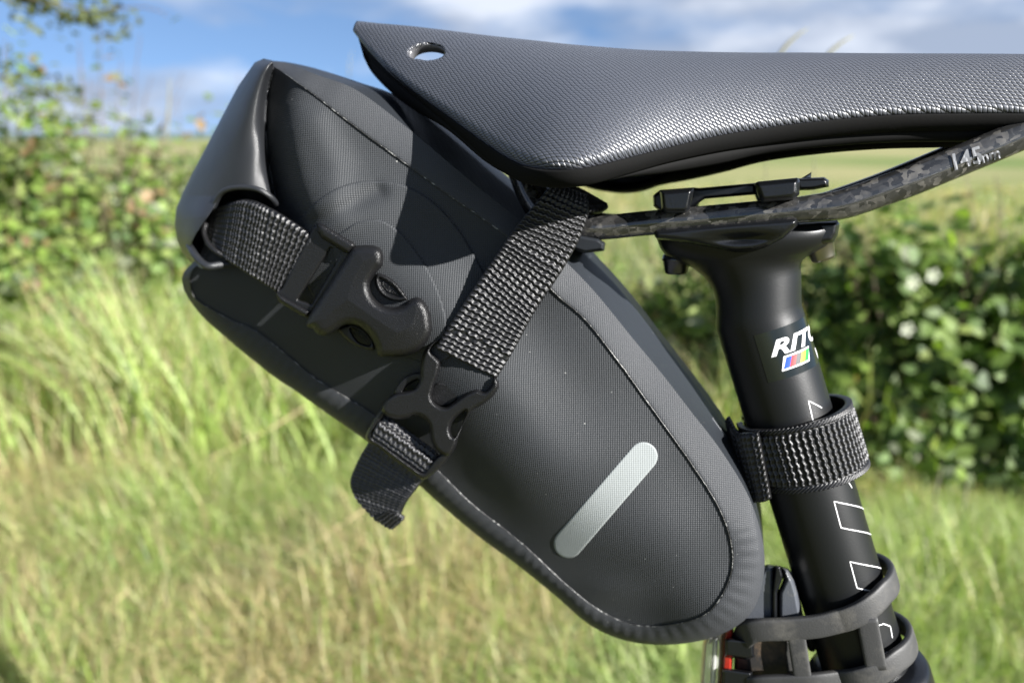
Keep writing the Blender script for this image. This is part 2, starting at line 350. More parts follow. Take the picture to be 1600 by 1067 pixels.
def leafmesh(n, P, N, size, cols, blade=False, rngl=rng):
    """n ovate leaves, each 6 verts / 4 faces folded on the midrib"""
    up = rngl.normal(size=(n, 3)); T = up-(up*N).sum(1)[:, None]*N; T /= np.linalg.norm(T, axis=1)[:, None]; Bt = np.cross(N, T)
    prof = [(0, 0, 0), (.32, .34, .10), (.72, .27, .08), (1.0, 0, -.05), (.72, -.27, .08), (.32, -.34, .10), (.5, 0, 0)]
    V = np.stack([P+size[:, None]*(a*T+b_*Bt+c*N) for a, b_, c in prof], 1)
    base = np.arange(n)[:, None]*7
    f = np.array([[0, 1, 6], [1, 2, 6], [2, 3, 6], [3, 4, 6], [4, 5, 6], [5, 0, 6]])
    Fc = (base[:, :, None]+f[None]).reshape(-1, 3)
    return V.reshape(-1, 3), Fc, np.repeat(cols, 7, 0)
GREENS = np.array([(.07, .12, .025), (.10, .16, .03), (.15, .22, .04), (.06, .10, .035), (.20, .25, .07), (.17, .19, .12)])
def lcols(n, pal=GREENS, dry=.05, w_=None):
    c = pal[rng.choice(len(pal), n, p=w_)]*rng.uniform(.7, 1.3, (n, 1))
    k = rng.random(n) < dry*.4; c[k] = np.array((.24, .16, .08))*rng.uniform(.6, 1.2, (k.sum(), 1)); return c
def gp(px, dist, z=0.0):
    """ground point in the direction of picture column px at horizontal distance dist"""
    h = (px-800)/F/CT; return np.array([h*dist, dist, z])
# ------------------------------------------------------------------ grass (nobody could count it)
def grass(name, n, area, hrange, wrange, pal, lean=.35, dens=None, label='', seg=3, dryp=.15):
    x0, x1, y0, y1 = area
    y = y0+(y1-y0)*rng.random(n)**1.0; x = (x0+(x1-x0)*rng.random(n))
    x = x*np.interp(y, [y0, y1], [min(1, (y0+.7)/(y1+.7)), 1])
    if dens is not None:
        k = rng.random(n) < dens(x, y); x, y = x[k], y[k]
    n = len(x); h = rng.uniform(*hrange, n)*(0.85+.7*np.array([noise.noise(Vector((a*2.6, b*2.6, 2))) for a, b in zip(x, y)]))
    h = (np.abs(h)+.02)*(1+(.45*np.clip(-x, 0, 1) if hrange[1] > .4 else 0))
    wd = rng.uniform(*wrange, n); a = rng.uniform(0, 2*math.pi, n); la = rng.uniform(.1, lean*1.6, n)+(rng.random(n) < .08)*.5
    base = a+math.pi/2
    sw = np.array([noise.noise(Vector((p*.7, q*.7, 5))) for p, q in zip(x, y)])*3.0
    dirx, diry = np.cos(a+sw*.5), np.sin(a+sw*.5)
    P = np.stack([x, y, np.zeros(n)], -1); side = np.stack([np.cos(base), np.sin(base), np.zeros(n)], -1)
    rows = []
    for k in range(seg+1):
        t = k/seg; c = P+np.stack([dirx*la*h*t*t, diry*la*h*t*t, h*t*(1-.35*la*t)], -1); wv = wd*(1-t)**.7*.5+.00015
        rows += [c-side*wv[:, None], c+side*wv[:, None]]
    V = np.stack(rows, 1); q = np.array([[2*k, 2*k+1, 2*k+3, 2*k+2] for k in range(seg)])
    Fc = (np.arange(n)[:, None, None]*(2*(seg+1))+q[None]).reshape(-1, 4)
    pal = np.array(pal); pat = np.array([noise.noise(Vector((p*1.1, q_*1.1, 9))) for p, q_ in zip(x, y)])
    c = pal[rng.integers(0, len(pal), n)]*rng.uniform(.7, 1.3, (n, 1))
    dry = rng.random(n) < np.clip(dryp+pat*(.9 if dryp > .15 else .35), 0.02, .8); c[dry] = np.array((.42, .35, .19))*rng.uniform(.5, 1.3, (dry.sum(), 1))
    o = mesh(name, V.reshape(-1, 3), Fc, M['grass'], col=np.repeat(c, 2*(seg+1), 0), smooth=False)
    return tag(o, label, 'grass', kind='stuff')
GP = [(.21, .29, .06), (.28, .37, .10), (.36, .43, .16), (.13, .20, .055), (.40, .41, .23)]
grass('meadow_grass', 150000, (-3.1, 3.1, .65, 2.6), (.05, .17), (.0014, .0050), GP, 1.3, label='short trampled green and straw coloured grass below the bag', dryp=.27)
grass('tall_grass', 36000, (-4.6, 4.6, 1.9, 3.6), (.2, .46), (.004, .009), GP, .5, label='tall green grass growing along the foot of the brambles',
      dens=lambda x, y: np.where(x < .15, np.clip((y-1.7)*1.4, .0, 1), np.clip((y-1.75)*1.5, 0, .9)), seg=4, dryp=.1)
grass('field_grass', 60000, (-12, 12, 3.6, 14), (.1, .3), (.006, .014), [(.13, .19, .06), (.18, .23, .09), (.20, .22, .10)], .6, label='pale green field grass stretching away behind the brambles', dryp=.3, seg=2)

# ------------------------------------------------------------------ bramble bushes
def leaf_proto():
    V, Fc, c = leafmesh(1, np.zeros((1, 3)), np.array([[0, 0, 1.]]), np.array([1.0]), np.array([(1, 1, 1.)]))
    return V, Fc
def single_leaf_mesh(i, col):
    V, Fc = leaf_proto(); me = bpy.data.meshes.new('leaf'); me.from_pydata([tuple(v) for v in V], [], [tuple(int(a) for a in f) for f in Fc]); me.update()
    ca = me.color_attributes.new('Col', 'FLOAT_COLOR', 'POINT'); ca.data.foreach_set('color', np.tile(np.array([*col, 1], np.float32), len(V))); me.materials.append(M['leaf']); return me
LM = [single_leaf_mesh(i, c) for i, c in enumerate([(.07, .12, .03), (.11, .18, .035), (.15, .21, .05), (.09, .13, .06)])]
def bush(px, dist, hgt, rx, ry, label, nl=2600, size=(.028, .052), nsingle=30, flowers=(), w_=None, seedv=0, dry=.05):
    c0 = gp(px, dist); t = thing('bramble_bush', label, 'bush', c0, 'bramble bushes along the hedge')
    def pts(n, shell=.55):
        d = rng.normal(size=(n, 3)); d /= np.linalg.norm(d, axis=1)[:, None]; d[:, 2] = np.abs(d[:, 2])*1.0
        lump = np.array([noise.noise(Vector((v[0]*2.3+seedv, v[1]*2.3, v[2]*2.3))) for v in d])
        r = (shell+(1-shell)*rng.random(n)**.6)*(1+.5*lump)
        P = np.stack([d[:, 0]*rx, d[:, 1]*ry, d[:, 2]*hgt*.93], -1)*r[:, None]+c0
        P[:, 2] = np.maximum(P[:, 2], .03); N = d*.8+rng.normal(size=(n, 3))*.55+np.array([0, -.2, .5]); N /= np.linalg.norm(N, axis=1)[:, None]
        return P, N
    P, N = pts(nl); V, Fc, cc = leafmesh(nl, P, N, rng.uniform(*size, nl), lcols(nl, w_=w_, dry=dry))
    mesh('foliage', V, Fc, M['leaf'], t, col=cc, smooth=False, kind='stuff')
    V = []; Fc = []
    for k in range(26):                                     # arching stems
        a = rng.uniform(0, 2*math.pi); R_ = rng.uniform(.5, 1.1); e = c0+np.array([math.cos(a)*rx*R_, math.sin(a)*ry*R_, hgt*rng.uniform(.4, 1.12)])
        b = c0+np.array([math.cos(a)*rx*.2, math.sin(a)*ry*.2, 0]); mid = (b+e)/2+np.array([0, 0, hgt*.3]); ts = np.linspace(0, 1, 7)[:, None]
        Q = (1-ts)**2*b+2*ts*(1-ts)*mid+ts**2*e; i0 = len(V)
        for q, tt in zip(Q, ts[:, 0]):
            r_ = .0035*(1-.6*tt)
            for j in range(3): V.append(q+r_*np.array([math.cos(j*2.09), math.sin(j*2.09), .3*math.sin(j*2.09)]))
        for s in range(6):
            for j in range(3): Fc.append((i0+s*3+j, i0+s*3+(j+1) % 3, i0+s*3+3+(j+1) % 3, i0+s*3+3+j))
    mesh('stem', np.array(V), Fc, M['stem'], t)
    P, N = pts(nsingle*3, .95); vis = P[:, 1] < c0[1]+.0; P, N = P[vis][:nsingle], N[vis][:nsingle]
    for q, nn in zip(P, N):
        o = bpy.data.objects.new('leaf', LM[rng.integers(0, 4)]); COL.objects.link(o); o.parent = t; o.location = tuple(q-c0)
        o.rotation_mode = 'QUATERNION'; o.rotation_quaternion = Vector(nn).to_track_quat('Z', 'Y') @ Matrix.Rotation(rng.uniform(0, 6.28), 3, 'Z').to_quaternion(); s_ = rng.uniform(.04, .062); o.scale = (s_,)*3
    for (fx, fy, fd) in flowers:                            # white five petalled flowers
        d = ray(fx, fy); Pf = CAM+d*(fd/d[1]); V = []; Fc = []
        for k in range(5):
            a = k*2*math.pi/5; i0 = len(V)
            for (rr, ww, zz) in ((.002, 0, 0), (.010, .006, .003), (.017, .005, .004), (.018, 0, .004), (.017, -.005, .004), (.010, -.006, .003)):
                x_, z_ = math.cos(a)*rr-math.sin(a)*ww, math.sin(a)*rr+math.cos(a)*ww; V.append(Pf+np.array([x_, -zz, z_]))
            Fc.append(tuple(range(i0, i0+6)))
        mesh('flower', np.array(V), Fc, M['petal'], t, smooth=False)
    return t
B_ = [(-150, 2.9, 1.46, .42, .4, 'tall bramble bush at the far left edge under the overhanging twigs', 2600, 24),
      (20, 2.75, 1.34, .40, .38, 'dense bramble bush at left under the overhanging twigs', 3200, 40),
      (170, 2.95, 1.24, .42, .38, 'bramble bush between the leftmost bush and the rolled end of the bag', 3000, 40),
      (330, 3.15, 1.08, .42, .36, 'bramble bush directly left of the rolled bag end', 2800, 30),
      (520, 3.2, .95, .42, .36, 'bramble bush hidden behind the rolled end of the bag', 2000, 0),
      (730, 3.1, .66, .42, .34, 'low bramble bush behind the middle of the bag', 1600, 0),
      (930, 3.0, .55, .40, .34, 'low bramble mixed with dead grass seen between bag and seatpost', 1600, 20),
      (1110, 2.75, .60, .36, .32, 'low yellow green bramble directly behind the top of the seatpost', 2000, 24),
      (1290, 2.35, .64, .34, .30, 'bramble bush just right of the seatpost', 2600, 40),
      (1440, 2.15, .70, .34, .32, 'dark green bramble bush with open white flowers right of the seatpost', 3200, 60),
      (1600, 2.05, .74, .34, .34, 'dark bramble bush at the right edge under the saddle nose', 3200, 60),
      (1780, 2.1, .80, .36, .36, 'bramble bush just beyond the right edge of the view', 2000, 0)]
for i, (px, ds, hg, rx, ry, lb, nl, ns) in enumerate(B_):
    bush(px, ds, hg*(1 if i < 8 else 1.08), rx, ry, lb, nl=int(nl*.8), size=(.03, .06) if i < 8 else (.034, .066), nsingle=ns, seedv=i*7.3, dry=.22 if i < 6 else .04,
         w_=[.12, .18, .24, .10, .22, .14] if i < 8 else [.24, .26, .24, .14, .10, .02],
         flowers=[(1426, 441, 1.85), (1457, 430, 1.86), (1417, 514, 1.84)] if i == 9 else [(1578, 382, 1.8)] if i == 99 else [])

# overhanging twigs at top left
def twig(pts, dist, label, nleaf, spread):
    P = []
    for (x, y) in pts:
        d = ray(x, y); P.append(CAM+d*(dist/d[1]))
    P = np.array(P); t = thing('overhanging_branch', label, 'branch', P[0], 'leafy branches hanging in from the left')
    Q = spline(P, 24, key=P); tube('twig', Q, np.linspace(.004, .0012, 24), M['stem'], t, seg=5)
    n = nleaf; i = (rng.random(n)**.8*23).astype(int); pp = Q[i]+rng.normal(size=(n, 3))*spread
    cl = np.array([noise.noise(Vector(tuple(p*9))) for p in pp]); k = cl > -.12; pp = pp[k]; n = len(pp)
    N = rng.normal(size=(n, 3))+np.array([0, -.3, .6]); N /= np.linalg.norm(N, axis=1)[:, None]
    V, Fc, cc = leafmesh(n, pp, N, rng.uniform(.016, .034, n), lcols(n, np.array([(.08, .10, .035), (.11, .13, .04), (.06, .075, .035)]), dry=.02))
    mesh('foliage', V, Fc, M['leaf'], t, col=cc, smooth=False, kind='stuff')
twig([(-160, -60), (20, -10), (130, 15), (225, 12), (262, 25)], 2.1, 'leafy oak branch reaching across the top left corner of the sky', 420, .035)
twig([(-160, -40), (10, 0), (90, 20), (150, 40), (172, 58)], 2.15, 'shorter leafy branch just below the oak branch at top left', 200, .028)
twig([(-160, 90), (-30, 110), (30, 135), (80, 150), (125, 160)], 2.2, 'thin leafy branch rising from the brambles at the left edge', 260, .04)

def stalk(P, name, label, head=0.25, r=.0006, grp=None, hm='seed'):
    P = np.array(P); t = thing(name, label, 'grass stalk', P[0], grp); Q = spline(P, 20, key=P); k = int(20*(1-head))
    tube('stem', Q[:k+1], r, M[hm], t, seg=5); hr = np.sin(np.linspace(.15, math.pi-.1, 20-k))*.0019+r*.6
    tube('seed_head', Q[k:], hr, M[hm], t, seg=7)
def sp3(pts, dist): return [CAM+ray(x, y)*(dist/ray(x, y)[1]) for x, y in pts]
stalk(sp3([(1195, 330), (1200, 180), (1212, 100), (1235, 65), (1262, 45)], .9), 'grass_stalk', 'curved seeding grass stalk against the sky above the middle of the saddle', .35, grp='grass stalks against the sky')
stalk(sp3([(1270, 330), (1275, 190), (1288, 100), (1308, 72), (1334, 56)], .92), 'grass_stalk', 'curved seeding grass stalk against the sky, right one of two above the saddle', .35, grp='grass stalks against the sky')
stalk(sp3([(268, 480), (262, 300), (261, 215), (264, 160), (265, 120)], 1.6), 'grass_stalk', 'upright grass stalk against the sky left of the rolled bag end', .35, grp='grass stalks against the sky')
stalk(sp3([(620, 420), (560, 250), (548, 150), (545, 110), (550, 80)], 2.4), 'grass_stalk', 'thin grass stalk standing behind the gap between saddle tail and bag', .4, grp='grass stalks against the sky')
for k, (pts, ds, lb) in enumerate([([(450, 905), (520, 893), (580, 885), (645, 876)], 1.36, 'pale dry straw lying on the grass below the bag'),
                                 ([(420, 895), (480, 855), (540, 815), (620, 760)], 1.42, 'long dry grass stalk leaning right below the hanging strap end'),
                                 ([(320, 720), (380, 690), (430, 665), (475, 636)], 1.75, 'dry grass stalk slanting up towards the lower edge of the bag'),
                                 ([(150, 985), (160, 960), (185, 935), (200, 920)], 1.25, 'short dry stalk standing in the grass at lower left'),
                                 ([(1440, 900), (1455, 820), (1462, 770), (1472, 725)], 1.55, 'upright pale grass stalk right of the seatpost'),
                                 ([(1508, 890), (1505, 820), (1508, 780), (1512, 740)], 1.6, 'upright grass stalk near the right edge of the view')]):
    stalk(sp3(pts, ds), 'dry_grass_stalk', lb, .45, .0012, 'dry grass stalks in the meadow', 'straw' if k < 4 else 'seed')

def split(V, Fc, sx, sy=None):
    bm = bmesh.new(); vs = [bm.verts.new(v) for v in V]
    for f in Fc:
        try: bm.faces.new([vs[i] for i in f])
        except ValueError: pass
    for ax, st in ((0, sx), (1, sy or sx)):
        lo, hi = V[:, ax].min(), V[:, ax].max(); c = lo+st
        while c < hi:
            co = [0, 0, 0]; co[ax] = c; no = [0, 0, 0]; no[ax] = 1
            bmesh.ops.bisect_plane(bm, geom=bm.verts[:]+bm.edges[:]+bm.faces[:], plane_co=co, plane_no=no, dist=1e-9); c += st
    bm.verts.index_update(); Vn = np.array([v.co[:] for v in bm.verts]); Fn = [tuple(v.index for v in f.verts) for f in bm.faces]; bm.free(); return Vn, Fn
# ------------------------------------------------------------------ seatpost axis
PA = W(1232, 650, 0); _q = W(1309, 902, 0); AX = (_q-PA)/np.linalg.norm(_q-PA)
E2 = -N3-np.dot(-N3, AX)*AX; E2 /= np.linalg.norm(E2); E1 = np.cross(E2, AX); E1 = E1 if E1 @ A3 > 0 else -E1
def cylP(phi, h, R, c1=0., c2=0.):
    phi = np.asarray(phi, float); h = np.asarray(h, float)
    return PA+AX*h[..., None]+E1*(np.sin(phi)*R+c1)[..., None]+E2*(np.cos(phi)*R+c2)[..., None]
def cylhit(px, py, R):
    d = ray(px, py); q = CAM-PA
    a1, a2 = d@E1, d@E2; b1, b2 = q@E1, q@E2; A_ = a1**2+a2**2; B2 = a1*b1+a2*b2; C_ = b1**2+b2**2-R*R
    disc = np.maximum(B2**2-A_*C_, 0); lam = (-B2-np.sqrt(disc))/A_; X = q+d*lam[..., None]
    return np.arctan2(X@E1, X@E2), X@AX
RP = .0158
# ------------------------------------------------------------------ seatpost
def seatpost():
    t = thing('seatpost', 'matt black aluminium seatpost with printed white outline letters', 'seatpost', PA)
    a = np.linspace(0, 2*math.pi, 64, endpoint=False)
    HD = float(cylhit(1178, 522, RP)[1])
    secs = [cylP(a, np.full(64, h), RP) for h in (HD-.0035, HD-.001, HD+.004, -.01, .02, .05, .08, .16)]
    px = [((1117, 466), (1252, 433), .0156), ((1103, 436), (1252, 410), .0162), ((1074, 413), (1264, 398), .0175), ((1046, 401), (1284, 388), .0195), ((1034, 388), (1298, 374), .021), ((1027, 368), (1306, 352), .0215), ((1028, 362), (1306, 349), .0205)]
    top = []
    for (l, r, ro) in px:
        Lp, Rp = W(*l, 0), W(*r, 0); c = (Lp+Rp)/2; e = (Rp-Lp)/2; k = 2.0 if ro < .017 else 2.0+(ro-.017)*260
        cs, sn = np.cos(a), np.sin(a); x = np.sign(sn)*np.abs(sn)**(2/k); y = np.sign(cs)*np.abs(cs)**(2/k)
        top.append(c+x[:, None]*e-y[:, None]*N3*ro)
    allp = np.array([s for s in top[::-1]]+secs)
    # smooth along the length
    P = spline(allp.reshape(len(allp), -1), 90, key=allp.mean(1)); P = P.reshape(90, 64, 3)
    loft('post', list(P), M['post'], t)
    # black glossy decal band
    ph = np.linspace(-.02, 2*math.pi*.55, 60)
    ph0, h0 = cylhit(1178, 524, RP); _, h1 = cylhit(1190, 600, RP)
    ph = np.linspace(float(ph0), 1.35+math.pi*.5, 70); hh = np.linspace(float(h0), float(h1), 5)
    PH, HH = np.meshgrid(ph, hh); V = cylP(PH, HH, RP+.00008); dec = mesh('decal', V.reshape(-1, 3), gridfaces(5, 70), M['decal'], t)
    # outlined lettering running down the post: thin white ribbons lying on the tube
    def ribbon(pts, ext=None, wd=.00034):
        pts = np.array(pts, float); p, h = cylhit(pts[:, 0], pts[:, 1], RP); q = np.stack([p*RP, h], -1)
        if ext: q = np.vstack([np.array(q[0])+np.array([ext[0], -ext[0]*.0])][:1]+[q]+[q[-1]+np.array([ext[0], 0])]) if ext[1] == 'both' else np.vstack([q, q[-1]+np.array([ext[0], 0])])
        cyl_ribbon(q, wd)
    def cyl_ribbon(q, wd=.00034):
        q = np.array([[float(a_), float(b_)] for a_, b_ in q]); Q = []
        for a_, b_ in zip(q[:-1], q[1:]):
            n = max(2, int(np.linalg.norm(b_-a_)/.001)); Q += [a_+(b_-a_)*k/n for k in range(n)]
        Q.append(q[-1]); Q = np.array(Q); T = np.gradient(Q, axis=0); T /= np.linalg.norm(T, axis=1)[:, None]+1e-12; Nn = np.stack([-T[:, 1], T[:, 0]], -1)
        L_, R_ = Q+Nn*wd/2, Q-Nn*wd/2; G = np.stack([L_, R_], 0); V = cylP(G[..., 0]/RP, G[..., 1], RP+.0001)
        mesh('letter_outline', V.reshape(-1, 3), gridfaces(2, len(Q)), M['white'], t)
    ribbon([(1284, 637), (1263, 626), (1272, 665), (1278, 690)])
    ribbon([(1298, 738), (1300, 762), (1316, 745)], None); ribbon([(1320, 742), (1325, 752), (1331, 762)])
    def box_outline(a, b):
        (p0, h0), (p1, h1) = cylhit(*a, RP), cylhit(*b, RP); e = .021; (p2, h2) = cylhit(a[0]+26, a[1]+5.5, RP); k = float((h2-h0)/((p2-p0)*RP))*e
        cyl_ribbon([(p0*RP+e, h0+k), (p0*RP, h0), (p1*RP, h1), (p1*RP+e, h1+k), (p0*RP+e, h0+k)])
    box_outline((1303, 783), (1314, 824)); box_outline((1328, 877), (1339, 918))
    ribbon([(1394, 996), (1391, 978), (1380, 974), (1366, 978), (1363, 984), (1378, 1022), (1388, 1018), (1398, 1021)])
    ribbon([(1378, 1040), (1378, 1025), (1385, 1018), (1396, 1019)])
    # maker's name on the decal
    def text(s, size, start, mat, shear=.35, slope=.0, off=.0002, xs=1.0):
        c = bpy.data.curves.new('t', 'FONT'); c.body = s; c.size = size; c.shear = shear; c.offset = size*.028; o = bpy.data.objects.new('t', c); COL.objects.link(o)
        dg = bpy.context.evaluated_depsgraph_get(); me = o.evaluated_get(dg).to_mesh(); V = np.array([v.co[:] for v in me.vertices]); Fc = [tuple(p.vertices) for p in me.polygons]
        o.evaluated_get(dg).to_mesh_clear(); bpy.data.objects.remove(o)
        V, Fc = split(V, Fc, .0006, .002); p, h = cylhit(*start, RP); V3 = cylP(p+V[:, 0]*xs/RP, h-V[:, 1]+slope*V[:, 0], RP+off); mesh('lettering', V3, Fc, mat, dec, smooth=False)
    text('RITCHEY', .0076, (1203, 558), M['white'], .4, slope=.02, xs=1.5)
    def flag(x0, x1, mat, name='decal_stripe', up=.0, grow=0, off=.00025):
        p0, hb = cylhit(1230, 575, RP); pts = [(x0-.0012+0, grow), (x1-.0012, grow), (x1+.0008, -.0038-grow), (x0+.0008, -.0038-grow)]
        q = np.array(pts); u_ = np.linspace(0, 1, 12)[:, None]; G = np.stack([q[0]+(q[1]-q[0])*u_, q[3]+(q[2]-q[3])*u_], 0)
        V = cylP(p0+G[..., 0]/RP, hb+G[..., 1], RP+off); mesh(name, V.reshape(-1, 3), gridfaces(2, 12), mat, dec, smooth=False)
    flag(-.0009, .0108, M['white'], off=.00018, grow=.0006)
    for k, cn in enumerate(('blue', 'red', 'dark', 'yellow', 'green')): flag(k*.0021, k*.0021+.00205, M['c_'+cn])
    text('WCS', .0056, (1276, 561), M['white'], .35, slope=.0)
    # clamp cradle and upper clamp
    cr = pillow('cradle', [(1021, 366), (1025, 359), (1130, 349), (1241, 340), (1248, 344), (1246, 353), (1225, 372), (1200, 386), (1175, 394), (1150, 396), (1110, 387), (1060, 378), (1026, 374)], .006, .021, M['alloy'], t, r=9, side=.75, mirror=True,
                dome=lambda x, y, d: -.0035*np.exp(-((y-(374-.03*(x-1130)))**2)/70-((x-1160)/50)**2)-.004*np.clip((y-372)/25, 0, 1))
    pillow('front_lug', [(1246, 348), (1308, 344), (1312, 350), (1309, 366), (1302, 379), (1275, 384), (1240, 388), (1238, 366)], -.017, .033, M['alloy'], t, r=8, side=.8)
    up = pillow('upper_clamp', [(1020, 306), (1031, 297), (1084, 293), (1092, 294), (1181, 286), (1182, 304), (1101, 311), (1080, 326), (1030, 330), (1021, 322)], -.008, .018, M['alloy'], t, r=4, side=.7)
    pillow('clamp_ear', [(1031, 298), (1084, 294), (1083, 303), (1078, 327), (1071, 333), (1040, 333), (1034, 328)], .008, .0235, M['alloy'], t, r=7, side=.7, mirror=True)
    pillow('clamp_ear', [(1178, 288), (1184, 284), (1246, 278), (1250, 283), (1249, 304), (1240, 312), (1192, 317), (1186, 311)], .008, .025, M['alloy'], t, r=9, side=.65, mirror=True)
    pillow('clamp_nose', [(1244, 279), (1288, 277), (1295, 282), (1295, 292), (1270, 297), (1246, 298)], -.012, .026, M['alloy'], t, r=5, side=.7)
    pillow('washer', [(1250, 280), (1268, 269), (1267, 280)], -.001, .004, M['steel'], t, r=1.5, side=.7)
    def bolt(cx, cy, dx, dy, L_, r0, r1, o, mat, nm='bolt'):
        A_ = W(cx, cy, o); B2 = W(cx+dx, cy+dy, o); d = (B2-A_)/np.linalg.norm(B2-A_); n = np.cross(d, N3); n /= np.linalg.norm(n)
        aa = np.linspace(0, 2*math.pi, 24, endpoint=False); secs = []
        for (f, r_) in ((-.3, r0*.9), (0, r0), (.08, r0*1.0), (.12, r0*.93), (.85, r1*1.03), (1, r1*.93), (1.0, r1*.5), (.8, r1*.5)):
            secs.append(A_+d*L_*f+r_*(np.cos(aa)[:, None]*n-np.sin(aa)[:, None]*N3))
        loft(nm, secs, mat, t)
    bolt(1057, 405, -1, 22, .0056, .0055, .0042, .0, M['darksteel']); bolt(1279, 379, 8, 26, .0066, .0053, .0040, .004, M['steel'])
seatpost()
def bike_frame():
    t = thing('bicycle_frame', 'dark bicycle frame seat tube and collar at the lower right', 'bicycle frame', PA+AX*.13)
    a = np.linspace(0, 2*math.pi, 48, endpoint=False); hs = [(.1025, .0175), (.1035, .0215), (.106, .0225), (.118, .0225), (.1195, .0215), (.12, .0195)]
    loft('seat_collar', [cylP(a, np.full(48, h), r) for h, r in hs], M['alloy'], t)
    loft('seat_tube', [cylP(a, np.full(48, h), r) for h, r in ((.1195, .0188), (.125, .019), (.40, .019))], M['mount'], t)
bike_frame()

# ------------------------------------------------------------------ saddle
def saddle():
    t = thing('saddle', 'black bicycle saddle with knitted glossy cover and carbon rails', 'saddle', W(1180, 300, 0))
    ET = [((556, 47, 3), (557, 41, 1.5)), ((575, 72, 9), (590, 43, 5)), ((605, 106, 17), (640, 47, 7)), ((640, 138, 26), (700, 54, 8)), ((700, 182, 39), (765, 62, 9)), ((760, 226, 53), (830, 69, 9)), ((805, 254, 64), (885, 75, 9)),
          ((840, 265, 70), (930, 79, 9)), ((880, 267, 72), (975, 82.5, 9)), ((920, 262, 70), (1015, 85, 9)), ((970, 250, 64), (1060, 86.5, 9)), ((1040, 232, 54), (1120, 88, 9)), ((1120, 213, 44), (1190, 89, 8)),
          ((1200, 200, 36), (1260, 89, 8)), ((1300, 188, 30), (1345, 90, 8)), ((1400, 180, 26), (1430, 90.5, 8)), ((1500, 178, 23), (1520, 91, 8)), ((1600, 178, 21), (1612, 92, 8)), ((1700, 182, 19), (1706, 95, 7)), ((1780, 190, 14), (1778, 105, 5)), ((1815, 185, 5), (1812, 140, 2))]
    E = np.array([e for e, _ in ET], float); T = np.array([q for _, q in ET], float)
    ns = 420; Es = spline(E, ns, key=E[:, :2]); Ts = spline(T, ns, key=E[:, :2])
    nt_ = 90; tt = np.linspace(0, 1, nt_)
    G = np.zeros((ns, nt_, 3)); PX = np.zeros((ns, nt_, 2))
    # bottom of the cover turns slightly under, then rises as a dome to the ridge
    for j, t_ in enumerate(tt):
        px = Es[:, 0]+(Ts[:, 0]-Es[:, 0])*t_; py = Es[:, 1]+(Ts[:, 1]-Es[:, 1])*t_
        k = .28*(1-t_)+.72*math.sqrt(max(0, 1-t_**2.4)); o = (Ts[:, 2]+(Es[:, 2]-Ts[:, 2])*k)/1000
        o = o-.0035*math.exp(-(t_/.05)**2)
        G[:, j] = W(px, py, o); PX[:, j, 0] = px; PX[:, j, 1] = py
    b = toB(G); bt = b[:, -1].copy(); extra = []
    for q in (.66, .33, 0.0):
        c = bt.copy(); c[:, 1] *= q; c[:, 2] += .0009*(1-q*q); extra.append(c)
    near = np.concatenate([b, np.stack(extra, 1)], 1)
    far = near[:, :-1][:, ::-1].copy(); far[..., 1] *= -1
    allb = np.concatenate([near, far], 1); V = fromB(allb); nc = allb.shape[1]
    ua = uvarc(V); uv = np.stack([allb[..., 0].reshape(-1)*1000, ua[:, 0]], -1)
    Fc = gridfaces(ns, nc); 
    # round hole near the tail: faces removed, rim vertices drawn to the ellipse
    hc, hr = np.array([669.0, 86.0]), np.array([29.0, 14.0])
    Vp = proj(V).reshape(-1, 2); e = np.sqrt((((Vp-hc)/hr)**2).sum(1)); col = np.tile(np.arange(nc), ns); nearm = (col < nt_+2)
    Vf = V.reshape(-1, 3)
    inn = nearm & (e < 1); rem_near = inn[Fc].all(1)
    inf_ = (~nearm) & (np.sqrt((((Vp-hc)/(hr*2.3))**2).sum(1)) < 1); rem_far = inf_[Fc].any(1)
    keep = ~(rem_near | rem_far); Fk = Fc[keep]
    rimv = inn & np.isin(np.arange(len(Vf)), Fk.ravel())
    bb = toB(Vf[rimv]); tp = hc+(Vp[rimv]-hc)/e[rimv][:, None]; Vf[rimv] = W(tp[:, 0], tp[:, 1], bb[:, 1])
    cover = mesh('cover', Vf, Fk, M['knit'], t, uv=uv)
    m_ = cover.modifiers.new('thickness', 'SOLIDIFY'); m_.thickness = .0013; m_.offset = -1 if True else 1
    # eyelet sleeve through the hole
    an = np.linspace(0, 2*math.pi, 60, endpoint=False); ex, ey = hc[0]+hr[0]*np.cos(an), hc[1]+hr[1]*np.sin(an)
    idx = [int(np.argmin(np.where(nearm, ((Vp-np.array([x, y]))**2).sum(1), 1e9))) for x, y in zip(ex, ey)]; oo = toB(Vf[idx])[:, 1]; oo = np.convolve(np.r_[oo[-4:], oo, oo[:4]], np.ones(9)/9, 'valid')
    r0 = toB(W(ex, ey, oo)); c0 = r0.mean(0); nrm = np.linalg.svd(r0-c0)[2][2]; nrm = nrm if nrm[2] > 0 else -nrm
    rings = [fromB(c0+(r0-c0)*s+nrm*z) for s, z in ((1.10, .0002), (1.04, .0007), (.97, .0004), (.93, -.0008), (.95, -.0030), (1.0, -.0032), (1.05, -.002))]
    mesh('eyelet', np.concatenate(rings), gridfaces(7, 60, wrapc=True), M['eyelet'], cover)
    # moulded rubber rim under the cover edge
    Lw = [(566, 82), (579, 93), (607, 119), (643, 148), (706, 201), (765, 254), (806, 281), (838, 291), (878, 294), (922, 289), (973, 275), (1043, 255), (1122, 238), (1201, 226), (1301, 214), (1401, 207), (1500, 205), (1600, 204), (1700, 207), (1780, 212), (1812, 205)]
    Ls = spline(np.array(Lw, float), ns, key=E[:, :2]); oE = Es[:, 2]/1000
